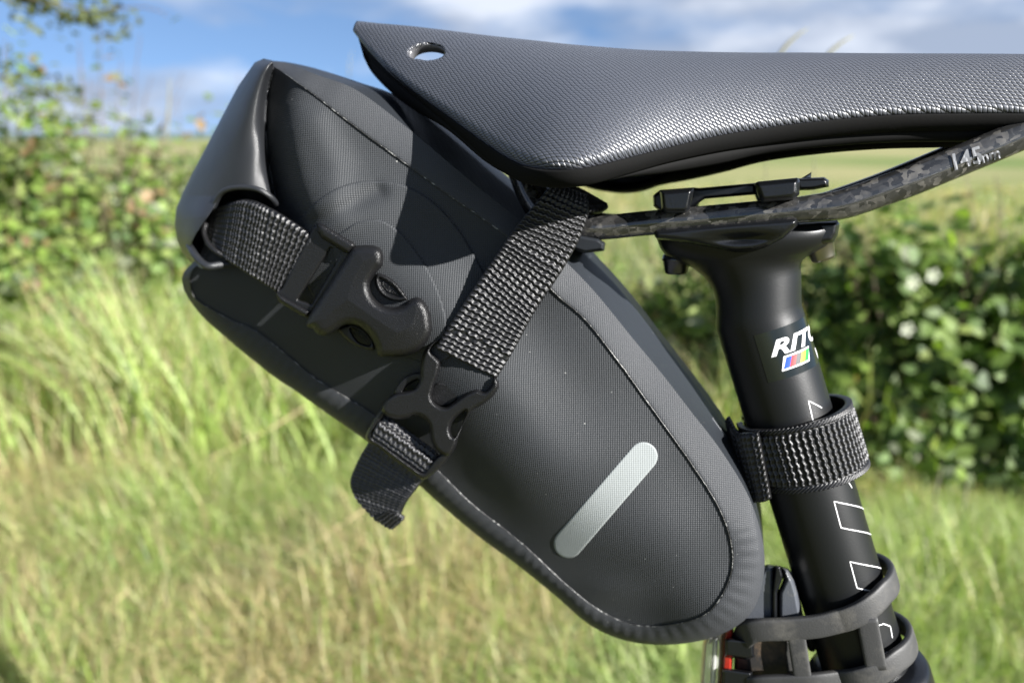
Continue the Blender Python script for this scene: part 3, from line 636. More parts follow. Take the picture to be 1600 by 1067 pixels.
    def strip(name, rows, mat, mirror=True):
        Gr = np.stack([W(r[:, 0], r[:, 1], o) for r, o in rows], 0); k = len(rows); V = Gr.reshape(-1, 3); Fc = gridfaces(k, ns, wrapr=True)
        if mirror: V2 = mirr(V); Fc = np.concatenate([Fc, (Fc+len(V))[:, ::-1]]); V = np.concatenate([V, V2])
        return mesh(name, V, Fc, mat, t, uv=uvB(V))
    mx = lambda o: np.maximum(o, .0015)
    up1 = Es[:, :2]; dn = Ls
    lerp = lambda a, b, q: a+(b-a)*q
    strip('rim', [(lerp(up1, dn, -.08), mx(oE-.003)), (up1+np.array([0, 0]), mx(oE+.0002)), (lerp(up1, dn, .08), mx(oE+.0006)), (lerp(up1, dn, .9), mx(oE-.0045)), (dn, mx(oE-.006)), (lerp(up1, dn, .98), mx(oE-.009)), (lerp(up1, dn, .3), mx(oE-.007))], M['rim'])
    # carbon under-shell: deeper lip behind the rim, tail bulge and side stay
    L2 = [(568, 90), (582, 115), (612, 146), (648, 173), (700, 204), (760, 254), (806, 279), (838, 288), (878, 292), (922, 288), (973, 278), (1043, 270), (1122, 257), (1201, 240), (1301, 229), (1401, 223), (1500, 222), (1600, 220), (1700, 219), (1780, 216), (1812, 206)]
    L2s = spline(np.array(L2, float), ns, key=E[:, :2])
    strip('under_shell', [(lerp(up1, dn, .6), mx(oE-.0075)), (lerp(dn, L2s, .3), mx(oE-.0065)), (lerp(dn, L2s, .85), mx(oE-.008)), (L2s, mx(oE-.010)), (L2s-np.array([0, 4]), mx(oE-.013)), (lerp(up1, dn, .5), mx(oE-.012))], M['carbonlow'])
    # rails
    rp = np.array([(808, 264, 14), (828, 312, 18), (850, 337, 21), (880, 348, 22), (930, 356, 22), (1000, 350, 22), (1060, 345, 22), (1130, 339, 22), (1200, 333, 22), (1262, 327, 22), (1310, 321, 22), (1350, 309, 21.6), (1420, 284, 21), (1500, 251, 19), (1560, 226, 17.5), (1620, 200, 16), (1680, 175, 14), (1730, 160, 12)], float)
    R_ = spline(rp, 120, key=rp[:, :2]); C = W(R_[:, 0], R_[:, 1], R_[:, 2]/1000)
    s_ = np.interp(R_[:, 0], [760, 1250, 1330, 1600], [.0043, .0043, .0049, .0049])
    nrail = tube('rail', C, .0036, M['carbon'], t, seg=28, rb=s_, up=K3); tube('rail', mirr(C), .0036, M['carbon'], t, seg=28, rb=s_, up=K3)
    # printed width marking on the rail
    def text(s, size, px, py, ang):
        c = bpy.data.curves.new('t', 'FONT'); c.body = s; c.size = size; c.shear = .1; c.offset = size*.02; o = bpy.data.objects.new('t', c); COL.objects.link(o)
        dg = bpy.context.evaluated_depsgraph_get(); me = o.evaluated_get(dg).to_mesh(); Vt = np.array([v.co[:] for v in me.vertices]); Fc = [tuple(p.vertices) for p in me.polygons]
        o.evaluated_get(dg).to_mesh_clear(); bpy.data.objects.remove(o); ca, sa = math.cos(ang), math.sin(ang); Vt, Fc = split(Vt, Fc, 3.0)
        x = px+(Vt[:, 0]*ca-Vt[:, 1]*sa); y = py-(Vt[:, 0]*sa+Vt[:, 1]*ca); ii = np.array([np.argmin((R_[:, 0]-a)**2+(R_[:, 1]-b_)**2) for a, b_ in zip(x, y)])
        dd = (R_[ii, 1]-y)*ca/23; o_ = R_[ii, 2]/1000+.0036*np.sqrt(np.clip(1-dd**2, .1, 1))+.0007
        mesh('lettering', W(x, y, o_), Fc, M['greyprint'], nrail, smooth=False)
    text('145', 36, 1486, 268, .30); text('mm', 25, 1528, 257, .28)
def m_simple_eyelet():
    m, nt, b = pm('eyelet_edge', (.07, .07, .075), .3, .6); return m
M['eyelet'] = m_simple_eyelet()
M['carbonlow'] = m_plastic('under_shell_plastic', (.003, .003, .003), .8, .0001, 250, spec=.15)
saddle()

# ------------------------------------------------------------------ saddle bag
MED0, MED1 = np.array([480., 260.]), np.array([1040., 860.]); MD = (MED1-MED0)/np.linalg.norm(MED1-MED0); MN = np.array([MD[1], -MD[0]])    # MN: to the upper right
def pld(x, y, pts):
    best = np.full(np.shape(x), 1e9)
    for a, b in zip(pts[:-1], pts[1:]):
        a = np.array(a, float); e = np.array(b, float)-a; t_ = np.clip(((x-a[0])*e[0]+(y-a[1])*e[1])/(e@e), 0, 1); best = np.minimum(best, np.hypot(x-a[0]-t_*e[0], y-a[1]-t_*e[1]))
    return best
YL = spline(np.array([(200, 340), (280, 395), (330, 430), (430, 495), (560, 592), (690, 690), (800, 762), (900, 822), (1000, 892), (1080, 958), (1160, 1020), (1300, 1120)], float), 200)
def Hp(x, y):
    x = np.asarray(x, float); y = np.asarray(y, float)
    s = ((x-MED0[0])*MD[0]+(y-MED0[1])*MD[1])/np.linalg.norm(MED1-MED0); d = (x-MED0[0])*MN[0]+(y-MED0[1])*MN[1]
    h = .0335-.0065*np.clip(s, -.2, 1.2)
    h = h+.0105*np.exp(-((d+30)/100)**2)*np.exp(-(np.clip(s-.55, 0, 9)/.42)**2)           # swell of the stuffed side
    yl = np.interp(x, YL[:, 0], YL[:, 1]); ds = (yl-y)*.78
    h = h-.0042/(1+np.exp(ds/26.))-.00010*18*np.log1p(np.exp(np.clip(-ds, -300, 90)/18))                              # lower part falls away below a soft fold
    h = h-.022/(1+np.exp((x-np.interp(y, [100, 150, 200, 250, 300, 330], [418, 408, 404, 409, 416, 420]))/5.))*(1/(1+np.exp((y-335)/6.)))   # tucked under the roll
    h = h-.0175*np.exp(-(pld(x, y, [(424, 108), (414, 160), (414, 205), (420, 250), (430, 300), (440, 340)])/30)**2)  # deep fold beside the roll
    h = h+.0022*np.exp(-(pld(x, y, [(492, 190), (520, 260), (520, 330)])/30)**2)
    h = h+.0022*np.exp(-(((x-950)/60)**2+((y-925)/26)**2))
    h = h-.010*np.exp(-(((x-350)/45)**2+((y-360)/45)**2))                                 # mouth under the roll
    h = h-.0016*np.exp(-(pld(x, y, [(470, 360), (520, 335), (590, 300)])/14)**2)
    h = h+.0010*np.sin(x*.021+y*.013)*np.sin(x*.011-y*.027)
    return h
STN = [  # seam point, outer edge point of the band, drop of the outer edge (mm), outward swell of the gusset (mm)
    ((415, 101), (424, 96), 3, 1), ((480, 140), (500, 119), 3, 2), ((545, 190), (560, 143), 3, 2), ((620, 245), (640, 203), 3, 2), ((700, 303), (715, 266), 3, 2), ((760, 345), (785, 323), 3, 2), ((800, 377), (832, 360), 3, 2),
    ((864, 454), (884, 409), 4.5, 2), ((914, 498), (931, 458), 4.5, 2.5), ((968, 566), (989, 529), 4.5, 2.5), ((1009, 623), (1036, 586), 4.5, 2.5), ((1053, 684), (1080, 643), 4.5, 2.5), ((1083, 727), (1124, 700), 5, 2), ((1122, 789), (1166, 768), 5, 1), ((1142, 843), (1189, 832), 7, 0),
    ((1144, 890), (1194, 893), 8, 0), ((1126, 934), (1175, 955), 8, 0), ((1097, 963), (1128, 990), 8, 0), ((1043, 977), (1058, 1006), 8, 0), ((988, 976), (985, 1002), 8, 0), ((934, 952), (925, 978), 8, 0), ((883, 912), (865, 928), 8, 0),
    ((825, 858), (808, 882), 8, 0), ((785, 825), (752, 841), 8, 0), ((734, 785), (700, 798), 8, 0), ((684, 736), (655, 758), 8, 0), ((630, 690), (603, 712), 8, 0), ((581, 647), (555, 676), 8, 0), ((535, 618), (510, 645), 8, 0), ((490, 590), (465, 613), 8, 0), ((450, 557), (425, 586), 8, 0),
    ((399, 517), (375, 546), 8, 0), ((366, 503), (343, 519), 7, 0), ((330, 484), (316, 494), 6, 0), ((304, 466), (297, 470), 5, 0), ((297, 445), (286, 448), 5, 0), ((300, 424), (287, 426), 5, 0), ((325, 395), (315, 392), 5, 0), ((345, 330), (330, 325), 5, 0), ((370, 230), (360, 225), 5, 0), ((395, 140), (385, 135), 5, 0)]
def saddle_bag():
    t = thing('saddle_bag', 'black roll top saddle bag with buckled webbing straps and grey reflective strip', 'saddle bag', W(760, 560, 0))
    key = np.array([s[0] for s in STN], float); n = 720
    Sp = spline(key, n, True); Bp = spline(np.array([s[1] for s in STN], float), n, True, key=key); ex = spline(np.array([[s[2], s[3]] for s in STN], float), n, True, key=key)
    # near side panel: rings from the seam to the middle line
    seg = MED1-MED0; tt = np.clip(((Sp-MED0)@seg)/(seg@seg), 0, 1); Cn = MED0+tt[:, None]*seg
    rings = []
    for q in np.concatenate([[0, .004, .012], np.linspace(.03, 1, 62)]):
        P = Sp+(Cn-Sp)*q; rings.append(W(P[:, 0], P[:, 1], Hp(P[:, 0], P[:, 1])-.0002*0))
    V = np.concatenate(rings); Fc = gridfaces(len(rings), n, wrapc=True)
    V2 = np.concatenate([V, mirr(V)]); F2 = np.concatenate([Fc[:, ::-1], (Fc+len(V))])
    body = mesh('side_panel', V, Fc, M['panel'], t, uv=uvB(V, .72)); mesh('side_panel', mirr(V), Fc[:, ::-1], M['panel'], t, uv=uvB(V, .72))
    # edge tape: raised over the panel at the seam, rounding over into the gusset
    jag = np.array([noise.noise(Vector((a*.35, b*.35, 0))) for a, b in Sp])*1.2
    inn = Sp-(Sp-Cn)/np.linalg.norm(Sp-Cn, axis=1)[:, None]*(0.6+jag[:, None]*.6)
    rings = [W(inn[:, 0], inn[:, 1], Hp(inn[:, 0], inn[:, 1])-.0003), W(inn[:, 0], inn[:, 1], Hp(inn[:, 0], inn[:, 1])+.0006)]
    wx = np.clip((ex[:, 0]-4.6)/3, 0, 1); wx = wx*wx*(3-2*wx)
    wv = .00012*np.sin(np.arange(n)*2*math.pi/n*150)
    for q in np.linspace(.05, 1, 14):
        P = inn+(Bp-inn)*q; Hs = Hp(Sp[:, 0], Sp[:, 1]); o = Hs+.0007-ex[:, 0]/1000*((1-wx)*q**1.3+wx*(1-math.sqrt(max(0, 1-q**2.2))))-.0006*q
        rings.append(W(P[:, 0], P[:, 1], o+wv*wx*math.sin(math.pi*q)*1.3))
    V = np.concatenate(rings); Fc = gridfaces(len(rings), n, wrapc=True)
    mesh('edge_tape', V, Fc[:, ::-1], M['tape'], t, uv=uvB(V, .72)); mesh('edge_tape', mirr(V), Fc, M['tape'], t, uv=uvB(V, .72))
    sw_ = W(inn[:, 0], inn[:, 1], Hp(inn[:, 0], inn[:, 1])+.0005); kk = np.nonzero(~((inn[:, 0] < 440) & (inn[:, 1] < 425)))[0]; tube('seam', sw_[kk[0]:kk[-1]], .0002, M['seam'], t, seg=6)
    # gusset joining both sides
    e = toB(rings[-1]); T = np.roll(e, -1, 0)-np.roll(e, 1, 0); Nn = np.stack([T[:, 2], 0*T[:, 0], -T[:, 0]], -1); Nn /= np.linalg.norm(Nn, axis=1)[:, None]
    cen = e.mean(0); sg = np.sign(((e-cen)*Nn).sum(1).mean()); Nn *= sg; g = []
    for q in np.linspace(1, -1, 25):
        r_ = e.copy(); r_[:, 1] = e[:, 1]*q; r_ += Nn*(ex[:, 1]/1000*max(0, 1-abs(q)*1.02)+.0001*0)[:, None]; g.append(fromB(r_))
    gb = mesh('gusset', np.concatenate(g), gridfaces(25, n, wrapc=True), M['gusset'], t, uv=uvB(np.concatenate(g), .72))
    surf = lambda a, b, c: W(a, b, Hp(a, b)+c)
    # welded reinforcement patches
    pillow('patch', [(452, 372), (475, 335), (510, 303), (550, 286), (590, 283), (630, 289), (672, 312), (708, 348), (735, 388), (762, 440), (768, 470), (700, 560), (640, 560), (560, 520), (500, 480)], -.0002, .0012, M['panel'], body, r=1.5, side=.2, step=2.2, smoothn=120, mapf=surf, uvrot=.72)
    pillow('patch', [(520, 392), (545, 355), (572, 344), (600, 346), (630, 368), (662, 410), (685, 455), (697, 500), (690, 530), (640, 545), (560, 520)], .0006, .0013, M['panel'], body, r=1.5, side=.2, step=2.0, smoothn=100, mapf=surf, uvrot=.72)
    # reflective strip
    c0, c1 = np.array([1005, 713.]), np.array([888, 849.]); dd = (c1-c0)/np.linalg.norm(c1-c0); an = math.atan2(-dd[1], -dd[0]); rr = 22.5
    poly = [c0+rr*np.array([math.cos(an+a), math.sin(an+a)]) for a in np.linspace(-math.pi/2, math.pi/2, 18)]+[c1-rr*np.array([math.cos(an+a), math.sin(an+a)]) for a in np.linspace(-math.pi/2, math.pi/2, 18)]
    pillow('reflective_strip', poly, -.0001, .00035, M['reflect'], body, r=1.2, side=.3, step=1.6, mapf=surf, uvrot=.72)
    # rolled closure: wide tube folded over the mouth, its near end hanging open
    rp = [(398, 98), (412, 92), (425, 95), (428, 110), (417, 150), (415, 200), (420, 250), (428, 295), (434, 319), (424, 309), (410, 299), (395, 293), (372, 292), (352, 297), (344, 304), (334, 325), (320, 345), (306, 366), (297, 385), (300, 398), (322, 419), (316, 420), (300, 411), (284, 394), (276, 375), (273, 350), (275, 326), (286, 300), (302, 268), (322, 230), (345, 186), (372, 135)]
    Lf = [(425, 92), (398, 98), (372, 135), (345, 186), (322, 230), (302, 268), (286, 300), (275, 326), (273, 350), (276, 375), (284, 394), (300, 411)]
    Cr = [(428, 104), (417, 150), (415, 200), (420, 250), (428, 295), (434, 319)]
    Lf = spline(np.array(Lf, float), 70); Cr = spline(np.array(Cr, float), 50)
    def roll_o(x, y, d):
        dl = pld(x, y, Lf); dc = pld(x, y, Cr); Dn = np.minimum(dl+dc, np.interp(y, [90, 200, 300, 340, 400], [30, 90, 150, 95, 46])); q = np.clip(dl/(Dn+1e-6), 0, 1)
        return .004+.0355*np.sqrt(np.clip(1-(1-q/.6)**2*np.where(q > .6, .75, 1), 0, 1))-.0006*np.cos(x*.05+y*.02)*q-.0045*np.exp(-(dc/6)**2)*(y < 325)+.0007*np.sin(x*.09+y*.035+1.2*np.sin(y*.03))*np.clip(q, 0, .9)*np.clip((y-150)/120, 0, 1)
        dl = pld(x, y, Lf); dc = pld(x, y, Cr); W_ = np.interp(y, [95, 200, 300, 420], [16, 60, 90, 60])
        q = np.clip(dl/W_, 0, 1); o = .004+(.0390-.0015*np.clip((y-200)/200, 0, 1))*np.sqrt(1-(1-q)**2)
        o = o-.0075*np.exp(-(dc/np.interp(y, [95, 200, 320], [7, 19, 22]))**2)
        return o-.0009*np.cos(x*.05+y*.02)*np.clip(q, 0, 1)
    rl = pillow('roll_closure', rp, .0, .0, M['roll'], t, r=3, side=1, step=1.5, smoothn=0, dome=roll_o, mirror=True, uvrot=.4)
    # rolled lip of the mouth and stiffener inside
    lip = np.array([(296, 384, .030), (303, 396, .036), (314, 409, .039), (326, 416, .040), (345, 414, .037), (372, 413, .032)]); q_ = spline(lip, 30, key=lip[:, :2]); tube('roll_lip', W(q_[:, 0], q_[:, 1], q_[:, 2]), .0015, M['roll'], rl, seg=12)
    lp = np.array([(350, 300, .036), (336, 322, .036), (322, 345, .036), (310, 366, .0355), (298, 384, .032)]); q_ = spline(lp, 30, key=lp[:, :2])
    hem = np.array([(433, 320, .034), (424, 309, .038), (410, 299, .0405), (395, 294, .041), (372, 293, .0405), (354, 297, .0395), (343, 306, .038), (333, 325, .036)]); q_ = spline(hem, 40, key=hem[:, :2]); tube('roll_hem', W(q_[:, 0], q_[:, 1], q_[:, 2]), .0011, M['roll'], rl, seg=10)
    st = np.array([(322, 350, .030), (319, 364, .033), (325, 380, .036), (338, 393, .037), (352, 401, .036)]); q_ = spline(st, 30, key=st[:, :2]); tube('stiffener', W(q_[:, 0], q_[:, 1], q_[:, 2]), .0011, M['buckle'], rl, seg=12)

    # ---- webbing: real woven relief, ribs across the strap
    def webbing(name, left, right, thick=.0014, period=1.95, q=1.15, dens=.2, flat_dark=False, label=None, amp=.00045, zig=.10, curl=None, stitches=()):
        L_ = np.array(left, float); R_ = np.array(right, float); K = (W(L_[:, 0], L_[:, 1], L_[:, 2])+W(R_[:, 0], R_[:, 1], R_[:, 2]))/2
        ln = np.linalg.norm(K[1:]-K[:-1], axis=1).sum(); nv = int(ln/dens*1000)+1
        Ls = spline(W(L_[:, 0], L_[:, 1], L_[:, 2]), nv, key=K); Rs = spline(W(R_[:, 0], R_[:, 1], R_[:, 2]), nv, key=K)
        wd = np.linalg.norm(Ls-Rs, axis=1).mean(); nu = int(wd/dens*1000)+1; u = np.linspace(0, 1, nu)[None, :, None]
        G = Ls[:, None]*(1-u)+Rs[:, None]*u
        du = np.gradient(G, axis=1); dv = np.gradient(G, axis=0); Nn = np.cross(du, dv); Nn /= np.linalg.norm(Nn, axis=2)[..., None]+1e-12
        if (Nn.mean((0, 1))@N3) > 0: Nn = -Nn
        U = (u[0, :, 0]*wd*1000)[None]; Vm = (np.linspace(0, ln, nv)*1000)[:, None]
        Vz = Vm+zig*period*np.sin(2*math.pi*U/(q*2))+.12*np.sin(U*.9+Vm*.3)
        row = np.floor(Vz/period); fv = Vz/period-row
        across = np.abs(np.cos(math.pi*(U/q+.5*row)+.5*np.sin(fv*6)))
        ribs = np.clip(np.sin(math.pi*fv), 0, 1)**2.2; h = ribs*(.8+.2*across**.7)
        edge = np.clip(np.minimum(u[..., 0], 1-u[..., 0])*wd*1000/.9, 0, 1); h = h*(.4+.6*edge)
        rndm = rng.uniform(.85, 1.1, (int(row.max()-row.min())+2,))[(row-row.min()).astype(int)]; h = h*rndm
        for (su, sv, sr) in stitches:
            h = h*(1-.95*np.exp(-(((U-su)/sr)**2+((Vm-sv)/sr)**2)**2))
        Tp = G+Nn*(thick*(.5+.5*np.sqrt(edge))[..., None]*1.0+(h*amp*2)[..., None]); Bt = G-Nn*0
        V = np.concatenate([Tp.reshape(-1, 3), Bt.reshape(-1, 3)]); f = gridfaces(nv, nu); N_ = nv*nu
        ii = np.arange(nv)*nu; jj = ii+nu-1
        s1 = np.stack([ii[:-1], ii[1:], ii[1:]+N_, ii[:-1]+N_], -1); s2 = np.stack([jj[1:], jj[:-1], jj[:-1]+N_, jj[1:]+N_], -1)
        a = np.arange(nu); s3 = np.stack([a[1:], a[:-1], a[:-1]+N_, a[1:]+N_], -1); b = a+(nv-1)*nu; s4 = np.stack([b[:-1], b[1:], b[1:]+N_, b[:-1]+N_], -1)
        c = np.concatenate([h.ravel(), np.zeros(N_)])
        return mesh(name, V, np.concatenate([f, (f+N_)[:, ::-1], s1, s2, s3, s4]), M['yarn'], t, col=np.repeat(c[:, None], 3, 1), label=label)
    # main strap: over the rail and down the side to the lower buckle
    webbing('rail_strap', [(681, 542, .0435), (712, 493, .0425), (758, 424, .0400), (791, 375, .0385), (814, 345, .0370), (838, 317, .0345), (852, 302, .0300), (862, 293, .0230)],
            [(777, 590, .0400), (806, 542, .0395), (836, 487, .0380), (876, 427, .0355), (902, 381, .0325), (915, 350, .0300), (919, 330, .0275), (916, 312, .0220)],
            stitches=[(2.5+i*3.0, 9.0+(i % 2)*1.2, 1.1) for i in range(8)])
    webbing('rail_strap', [(874, 293, .022), (890, 296, .014), (905, 303, .004)], [(915, 334, .0265), (936, 334, .018), (949, 327, .006)], label='shaded part of the strap passing over the rail')
    # upper strap from the roll into the upper buckle
    webbing('roll_strap', [(331, 340, .019), (352, 322, .029), (388, 312, .0385), (425, 326, .0425), (460, 347, .0425), (494, 371, .0415)],
            [(322, 370, .022), (338, 394, .031), (368, 414, .038), (402, 436, .0415), (425, 450, .041), (449, 464, .040)], stitches=[(6+i*3, 12.5, 1.1) for i in range(6)])
    # lower strap round the bar of the lower buckle, and its loose end
    webbing('lower_strap', [(597, 648, .036), (592, 658, .0395), (587, 668, .0405), (582, 680, .0385), (577, 690, .0345)],
            [(684, 712, .034), (680, 722, .0375), (675, 731, .0385), (669, 741, .0365), (662, 750, .0330)], period=1.9)
    webbing('strap_end', [(579, 688, .033), (566, 708, .0300), (553, 735, .026), (549, 752, .0235), (556, 772, .021), (575, 795, .018), (592, 812, .016)],
            [(662, 746, .031), (655, 758, .029), (644, 772, .026), (636, 784, .0235), (630, 796, .021), (626, 806, .0185), (622, 816, .0165)], period=2.1, label='loose folded end of the lower strap')
    hf = np.array([(596, 803, .0335), (606, 812, .034), (618, 818, .034), (628, 814, .0335), (630, 804, .033)]); q_ = spline(hf, 20, key=hf[:, :2])
    webbing('strap_end_hem', [(588, 806, .0185), (600, 818, .0185), (614, 824, .0175)], [(612, 792, .021), (624, 800, .021), (633, 806, .0195)], period=1.5)

    # ---- upper buckle
    fb = [(543, 398), (550, 387), (563, 383), (580, 383), (593, 387), (599, 398), (598, 414), (590, 424), (583, 434), (578, 446), (582, 461), (594, 474), (611, 480), (628, 477), (640, 468), (652, 464), (663, 471), (672, 489), (675, 513), (669, 531), (655, 547), (634, 556), (611, 558), (592, 556), (586, 541), (577, 524), (564, 512), (550, 507), (536, 509), (522, 518), (510, 524), (498, 523), (489, 514), (481, 497)]
    ub = pillow('upper_buckle', fb, .0385, .0098, M['buckle'], t, r=13, side=.55, step=1.1, smoothn=200, dome=lambda x, y, d: .0012*np.clip(d/40, 0, 1)+.0012*np.exp(-(((x-590)/60)**2+((y-500)/60)**2)))
    pillow('frame', [(489, 354), (497, 348), (556, 381), (556, 389), (546, 401), (482, 497), (434, 470), (431, 458), (441, 449)], .0395, .0042, M['buckle'], ub, r=4, side=.6, holes=[[(517, 388), (532, 397), (487, 475), (466, 468)]])
    pillow('side_rail', [(495, 349), (505, 350), (553, 379), (556, 385), (545, 397), (538, 395), (502, 372), (496, 362)], .0425, .0042, M['buckle'], ub, r=8, side=.3)
    pillow('side_rail', [(431, 455), (437, 460), (480, 484), (486, 487), (479, 496), (470, 493), (436, 472)], .0415, .0036, M['buckle'], ub, r=6, side=.3)
    pillow('prong', [(587, 428), (599, 428), (618, 440), (632, 457), (638, 468), (625, 472), (607, 469), (593, 459), (585, 443)], .0395, .0062, M['buckle'], ub, r=5, side=.4, smoothn=70, dome=lambda x, y, d: -.0016*np.exp(-((d-10)/3.0)**2)-.0012*(d > 13))
    pillow('prong', [(529, 516), (540, 508), (556, 508), (572, 518), (584, 536), (584, 547), (566, 544), (546, 534)], .0375, .0048, M['buckle'], ub, r=4, side=.4, smoothn=60, holes=[[(548, 514), (563, 517), (577, 532), (576, 539), (560, 533)]])
    # ---- lower buckle
    lb = [(684, 528), (674, 534), (662, 550), (657, 572), (656, 592), (648, 606), (634, 611), (618, 614), (604, 624), (596, 640), (604, 650), (618, 654), (634, 654), (648, 649), (660, 652), (670, 664), (673, 684), (679, 700), (692, 711), (703, 711), (712, 698), (716, 684), (724, 662), (738, 642), (756, 631), (771, 619), (780, 604), (777, 592), (770, 589), (768, 600), (757, 611), (745, 608), (733, 612), (720, 620), (708, 629), (695, 636), (682, 631), (675, 621), (678, 604), (685, 585), (688, 566), (680, 556), (674, 549), (679, 540), (689, 533)]
    lbk = pillow('lower_buckle', lb, .0365, .0075, M['buckle'], t, r=6.5, side=.5, step=1.0, smoothn=240, holes=[[(704, 668), (711, 654), (727, 643), (724, 658), (713, 680), (706, 680)]])
    pillow('prong', [(616, 614), (622, 600), (634, 588), (650, 582), (662, 584), (660, 596), (654, 610), (640, 618), (626, 620)], .0355, .0045, M['buckle'], lbk, r=3, side=.4, smoothn=60, holes=[[(630, 615), (636, 603), (653, 594), (651, 606), (642, 614)]])
    pillow('tab', [(672, 622), (676, 604), (684, 597), (702, 600), (716, 608), (720, 618), (706, 632), (692, 636), (680, 632)], .0350, .0040, M['buckle'], lbk, r=3, side=.4, smoothn=60)
    pillow('bar', [(684, 560), (690, 552), (745, 594), (762, 606), (756, 616), (742, 610)], .0355, .003, M['buckle'], lbk, r=5, side=.4)
    pillow('frame', [(597, 638), (585, 652), (572, 678), (574, 690), (592, 700), (612, 716), (640, 736), (660, 749), (680, 738), (704, 711), (698, 704), (684, 712), (668, 730), (660, 737), (640, 724), (612, 703), (594, 690), (584, 683), (588, 668), (602, 648)], .0350, .0062, M['buckle'], lbk, r=5, side=.4, smoothn=140)
    # fabric tab below the rail at the bag's top
    pillow('hanger_tab', [(880, 362), (935, 372), (946, 380), (944, 392), (912, 396), (880, 385)], .002, .026, M['gusset'], t, r=5, side=.6)
    # pale logo strokes on the front gusset
    GV = np.concatenate(g); GPx = proj(GV); gn = np.tile(np.arange(n), 25); fr = (key[0] is not None) & (gn > 130)
    def onG(x, y):
        d = ((GPx-np.array([x, y]))**2).sum(1); i = np.argsort(d)[:6]; return GV[i[np.argmin(GV[i, 1])]]
    for pts in ([(1119, 612), (1118, 630), (1116, 650), (1126, 664), (1137, 679)], [(1139, 641), (1138, 652), (1138, 663), (1145, 675)]):
        q_ = np.array([onG(*p) for p in pts])-N3*.0004; tube('logo_stroke', q_, .00016, M['greyprint'], gb, seg=5)
    # ---- strap round the seatpost
    ph = np.linspace(-1.62, 4.3, 220); ru, ro, cu = .0186, .0180, .0018
    PHI, HH = np.meshgrid(ph, np.linspace(-1, 1, 100)); wob = .0012*np.sin(PHI*2+1)
    cen = float(cylhit(np.array(1255.), np.array(712.), RP)[1])
    def strapP(PHI, HH, ex_=0):
        x = np.sin(PHI)*(ru+ex_)+cu; y = np.cos(PHI)*(ro+ex_); h = cen+HH*.0122+.0006*np.sin(PHI)+.002*np.cos(PHI)*0
        return PA+AX*h[..., None]+E1*x[..., None]+E2*y[..., None]
    s_mm = PHI*19.0; h_mm = HH*12.2; per = 2.1
    Vz = s_mm+.09*per*np.sin(2*math.pi*h_mm/2.8); row = np.floor(Vz/per); fv = Vz/per-row
    hh = np.clip(np.sin(math.pi*fv), 0, 1)**2.2*(.78+.22*np.abs(np.cos(math.pi*(h_mm/1.2+.5*row)))**.7)
    edge = np.abs(HH) > .80; hh = np.where(edge, np.abs(np.sin(s_mm*2.2+h_mm*3))*.7+.1, hh)
    hh = hh*(1-.9*np.exp(-((np.abs(HH)-.80)/.03)**2))
    ph2 = np.linspace(-1.62, 4.3, 900)
    PHI2, HH2 = np.meshgrid(ph2, np.linspace(-1, 1, 100)); s_mm = PHI2*19.0; h_mm = HH2*12.2
    Vz = s_mm+.09*per*np.sin(2*math.pi*h_mm/2.8); row = np.floor(Vz/per); fv = Vz/per-row
    hh = np.clip(np.sin(math.pi*fv), 0, 1)**2.2*(.78+.22*np.abs(np.cos(math.pi*(h_mm/1.2+.5*row)))**.7)
    hh = np.where(np.abs(HH2) > .82, np.abs(np.sin(s_mm*2.2+h_mm*3))*.7+.1, hh)*(1-.9*np.exp(-((np.abs(HH2)-.82)/.03)**2))
    Tp = strapP(PHI2, HH2, .0016+hh*.001); Bt = strapP(PHI2, HH2, 0); nr, nc = PHI2.shape; N_ = nr*nc; f = gridfaces(nr, nc)
    a = np.arange(nc); s3 = np.stack([a[1:], a[:-1], a[:-1]+N_, a[1:]+N_], -1); b = a+(nr-1)*nc; s4 = np.stack([b[:-1], b[1:], b[1:]+N_, b[:-1]+N_], -1)
    i = np.arange(nr)*nc; s1 = np.stack([i[:-1], i[1:], i[1:]+N_, i[:-1]+N_], -1); j = i+nc-1; s2 = np.stack([j[1:], j[:-1], j[:-1]+N_, j[1:]+N_], -1)
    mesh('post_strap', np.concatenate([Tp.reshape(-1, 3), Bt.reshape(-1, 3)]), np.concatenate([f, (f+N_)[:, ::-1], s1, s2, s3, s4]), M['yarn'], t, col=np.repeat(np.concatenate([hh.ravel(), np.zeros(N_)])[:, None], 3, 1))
    webbing('post_strap', [(1154, 678, .006), (1160, 676, .012), (1172, 675, .0165), (1186, 674, .0185)], [(1178, 780, .006), (1188, 783, .012), (1196, 783, .0165), (1206, 778, .0185)], period=2.1, label='stitched end of the post strap beside the bag')
    webbing('post_strap', [(1140, 650, .000), (1150, 668, .007), (1160, 682, .012)], [(1160, 775, -.002), (1176, 780, .007), (1186, 784, .0125)], period=2.1)
saddle_bag()

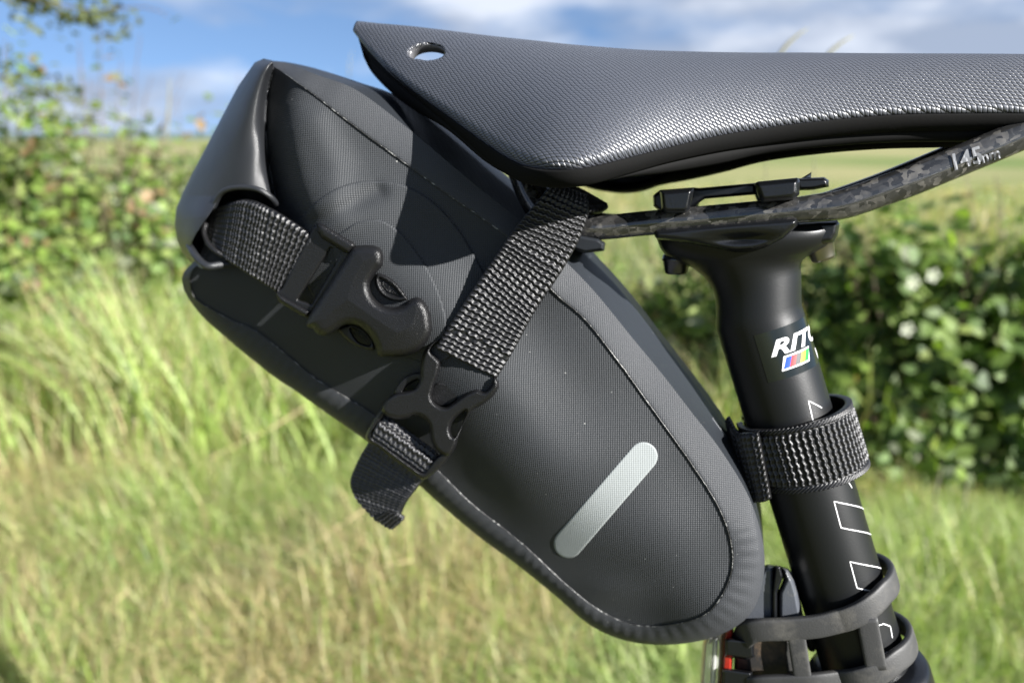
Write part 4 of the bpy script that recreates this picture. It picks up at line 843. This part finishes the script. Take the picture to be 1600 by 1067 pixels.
# ------------------------------------------------------------------ rear light on its rubber strap
def rear_light():
    t = thing('rear_light', 'dusty rear bicycle light with clear lens and red strip strapped to the seatpost', 'bicycle light', W(1170, 1000, 0))
    pillow('body', [(1150, 976), (1162, 940), (1180, 903), (1190, 884), (1200, 881), (1212, 883), (1213, 978)], -.016, .032, M['mount'], t, r=10, side=.6)
    pillow('gasket', [(1211, 882), (1220, 884), (1224, 900), (1215, 925), (1215, 978), (1205, 978), (1206, 925)], -.017, .0345, M['alloy'], t, r=3, side=.7)
    pillow('bracket', [(1220, 884), (1232, 888), (1242, 905), (1248, 925), (1258, 978), (1214, 978), (1215, 925), (1224, 905)], -.015, .030, M['mount'], t, r=8, side=.6)
    pillow('body_back', [(1150, 972), (1262, 972), (1262, 1160), (1142, 1160)], -.014, .024, M['muddy'], t, r=5, side=.7, step=3)
    pillow('red_strip', [(1134, 955), (1147, 955), (1146, 1000), (1139, 1160), (1121, 1160), (1130, 1000)], -.015, .030, M['red'], t, r=4, side=.6)
    pillow('lens', [(1104, 985), (1130, 975), (1133, 990), (1122, 1160), (1086, 1160), (1097, 1005)], -.014, .028, M['lens'], t, r=8, side=.5)
    pillow('lens_rib', [(1114, 998), (1122, 996), (1112, 1155), (1103, 1155)], .013, .003, M['lens'], t, r=3, side=.4)
    pillow('strap_hook', [(1132, 998), (1140, 996), (1178, 1000), (1179, 1026), (1166, 1030), (1132, 1025)], .008, .0105, M['alloy'], t, r=5, side=.6)
    pillow('strap_hook', [(1128, 1046), (1136, 1043), (1176, 1049), (1172, 1110), (1126, 1105)], .008, .0105, M['alloy'], t, r=5, side=.6)
    pillow('inner_wedge', [(1228, 998), (1238, 1004), (1243, 1040), (1238, 1058), (1232, 1060), (1226, 1020)], .006, .008, M['rubber'], t, r=3, side=.5)
    # ladder shaped rubber strap: two rails and rungs wrapped round the post
    R0 = .0192
    def rail(pts, nm, w1=.0043, w2=.0014, extra=()):
        p = np.array(pts, float); ph, h = cylhit(p[:, 0], p[:, 1], R0); o_ = np.argsort(ph); ph, h = ph[o_], h[o_]
        pf = np.linspace(ph[0], ph[-1], 40); hf = np.interp(pf, ph, h); k = np.ones(7)/7; hf = np.convolve(np.pad(hf, 3, mode='edge'), k, 'valid')
        pf2 = np.linspace(pf[-1], math.pi+1.2, 40)[1:]; Pc = cylP(np.r_[pf, pf2], np.r_[hf, np.full(39, hf[-1])+np.linspace(0, .002, 39)], R0)
        pre = [W(x, y, o) for x, y, o in extra]
        Q = np.vstack([pre, Pc]) if pre else Pc; Q = spline(Q, 160, key=Q); return tube(nm, Q, w2, M['rubber'], t, seg=28, rb=w1, up=AX, sq=.4)
    rail([(1315, 969), (1345, 957), (1365, 943), (1382, 925)], 'strap_rail', extra=[(1157, 1006, .012), (1166, 990, .0175), (1185, 984, .0195), (1230, 982, .0198), (1275, 978, .0197)])
    rail([(1315, 1064), (1345, 1060), (1370, 1052), (1402, 1030)], 'strap_rail', extra=[(1160, 1076, .012), (1180, 1072, .0185), (1230, 1070, .0198), (1275, 1068, .0197)])
    def rung(p0, p1, wd=.0046):
        a = np.array([p0, p1], float); ph, h = cylhit(a[:, 0], a[:, 1], R0); q = np.linspace(0, 1, 12); tube('strap_rung', cylP(ph[0]+(ph[1]-ph[0])*q, h[0]+(h[1]-h[0])*q, R0), wd, M['rubber'], t, seg=28, rb=.0013, up=E2, sq=.45)
    q = np.linspace(0, 1, 12); tube('strap_rung', W(1243+12*q, 986+78*q, np.full(12, .0198)), .0032, M['rubber'], t, seg=28, rb=.0013, up=E2, sq=.45); rung((1354, 964), (1369, 1044), .0036)
rear_light()
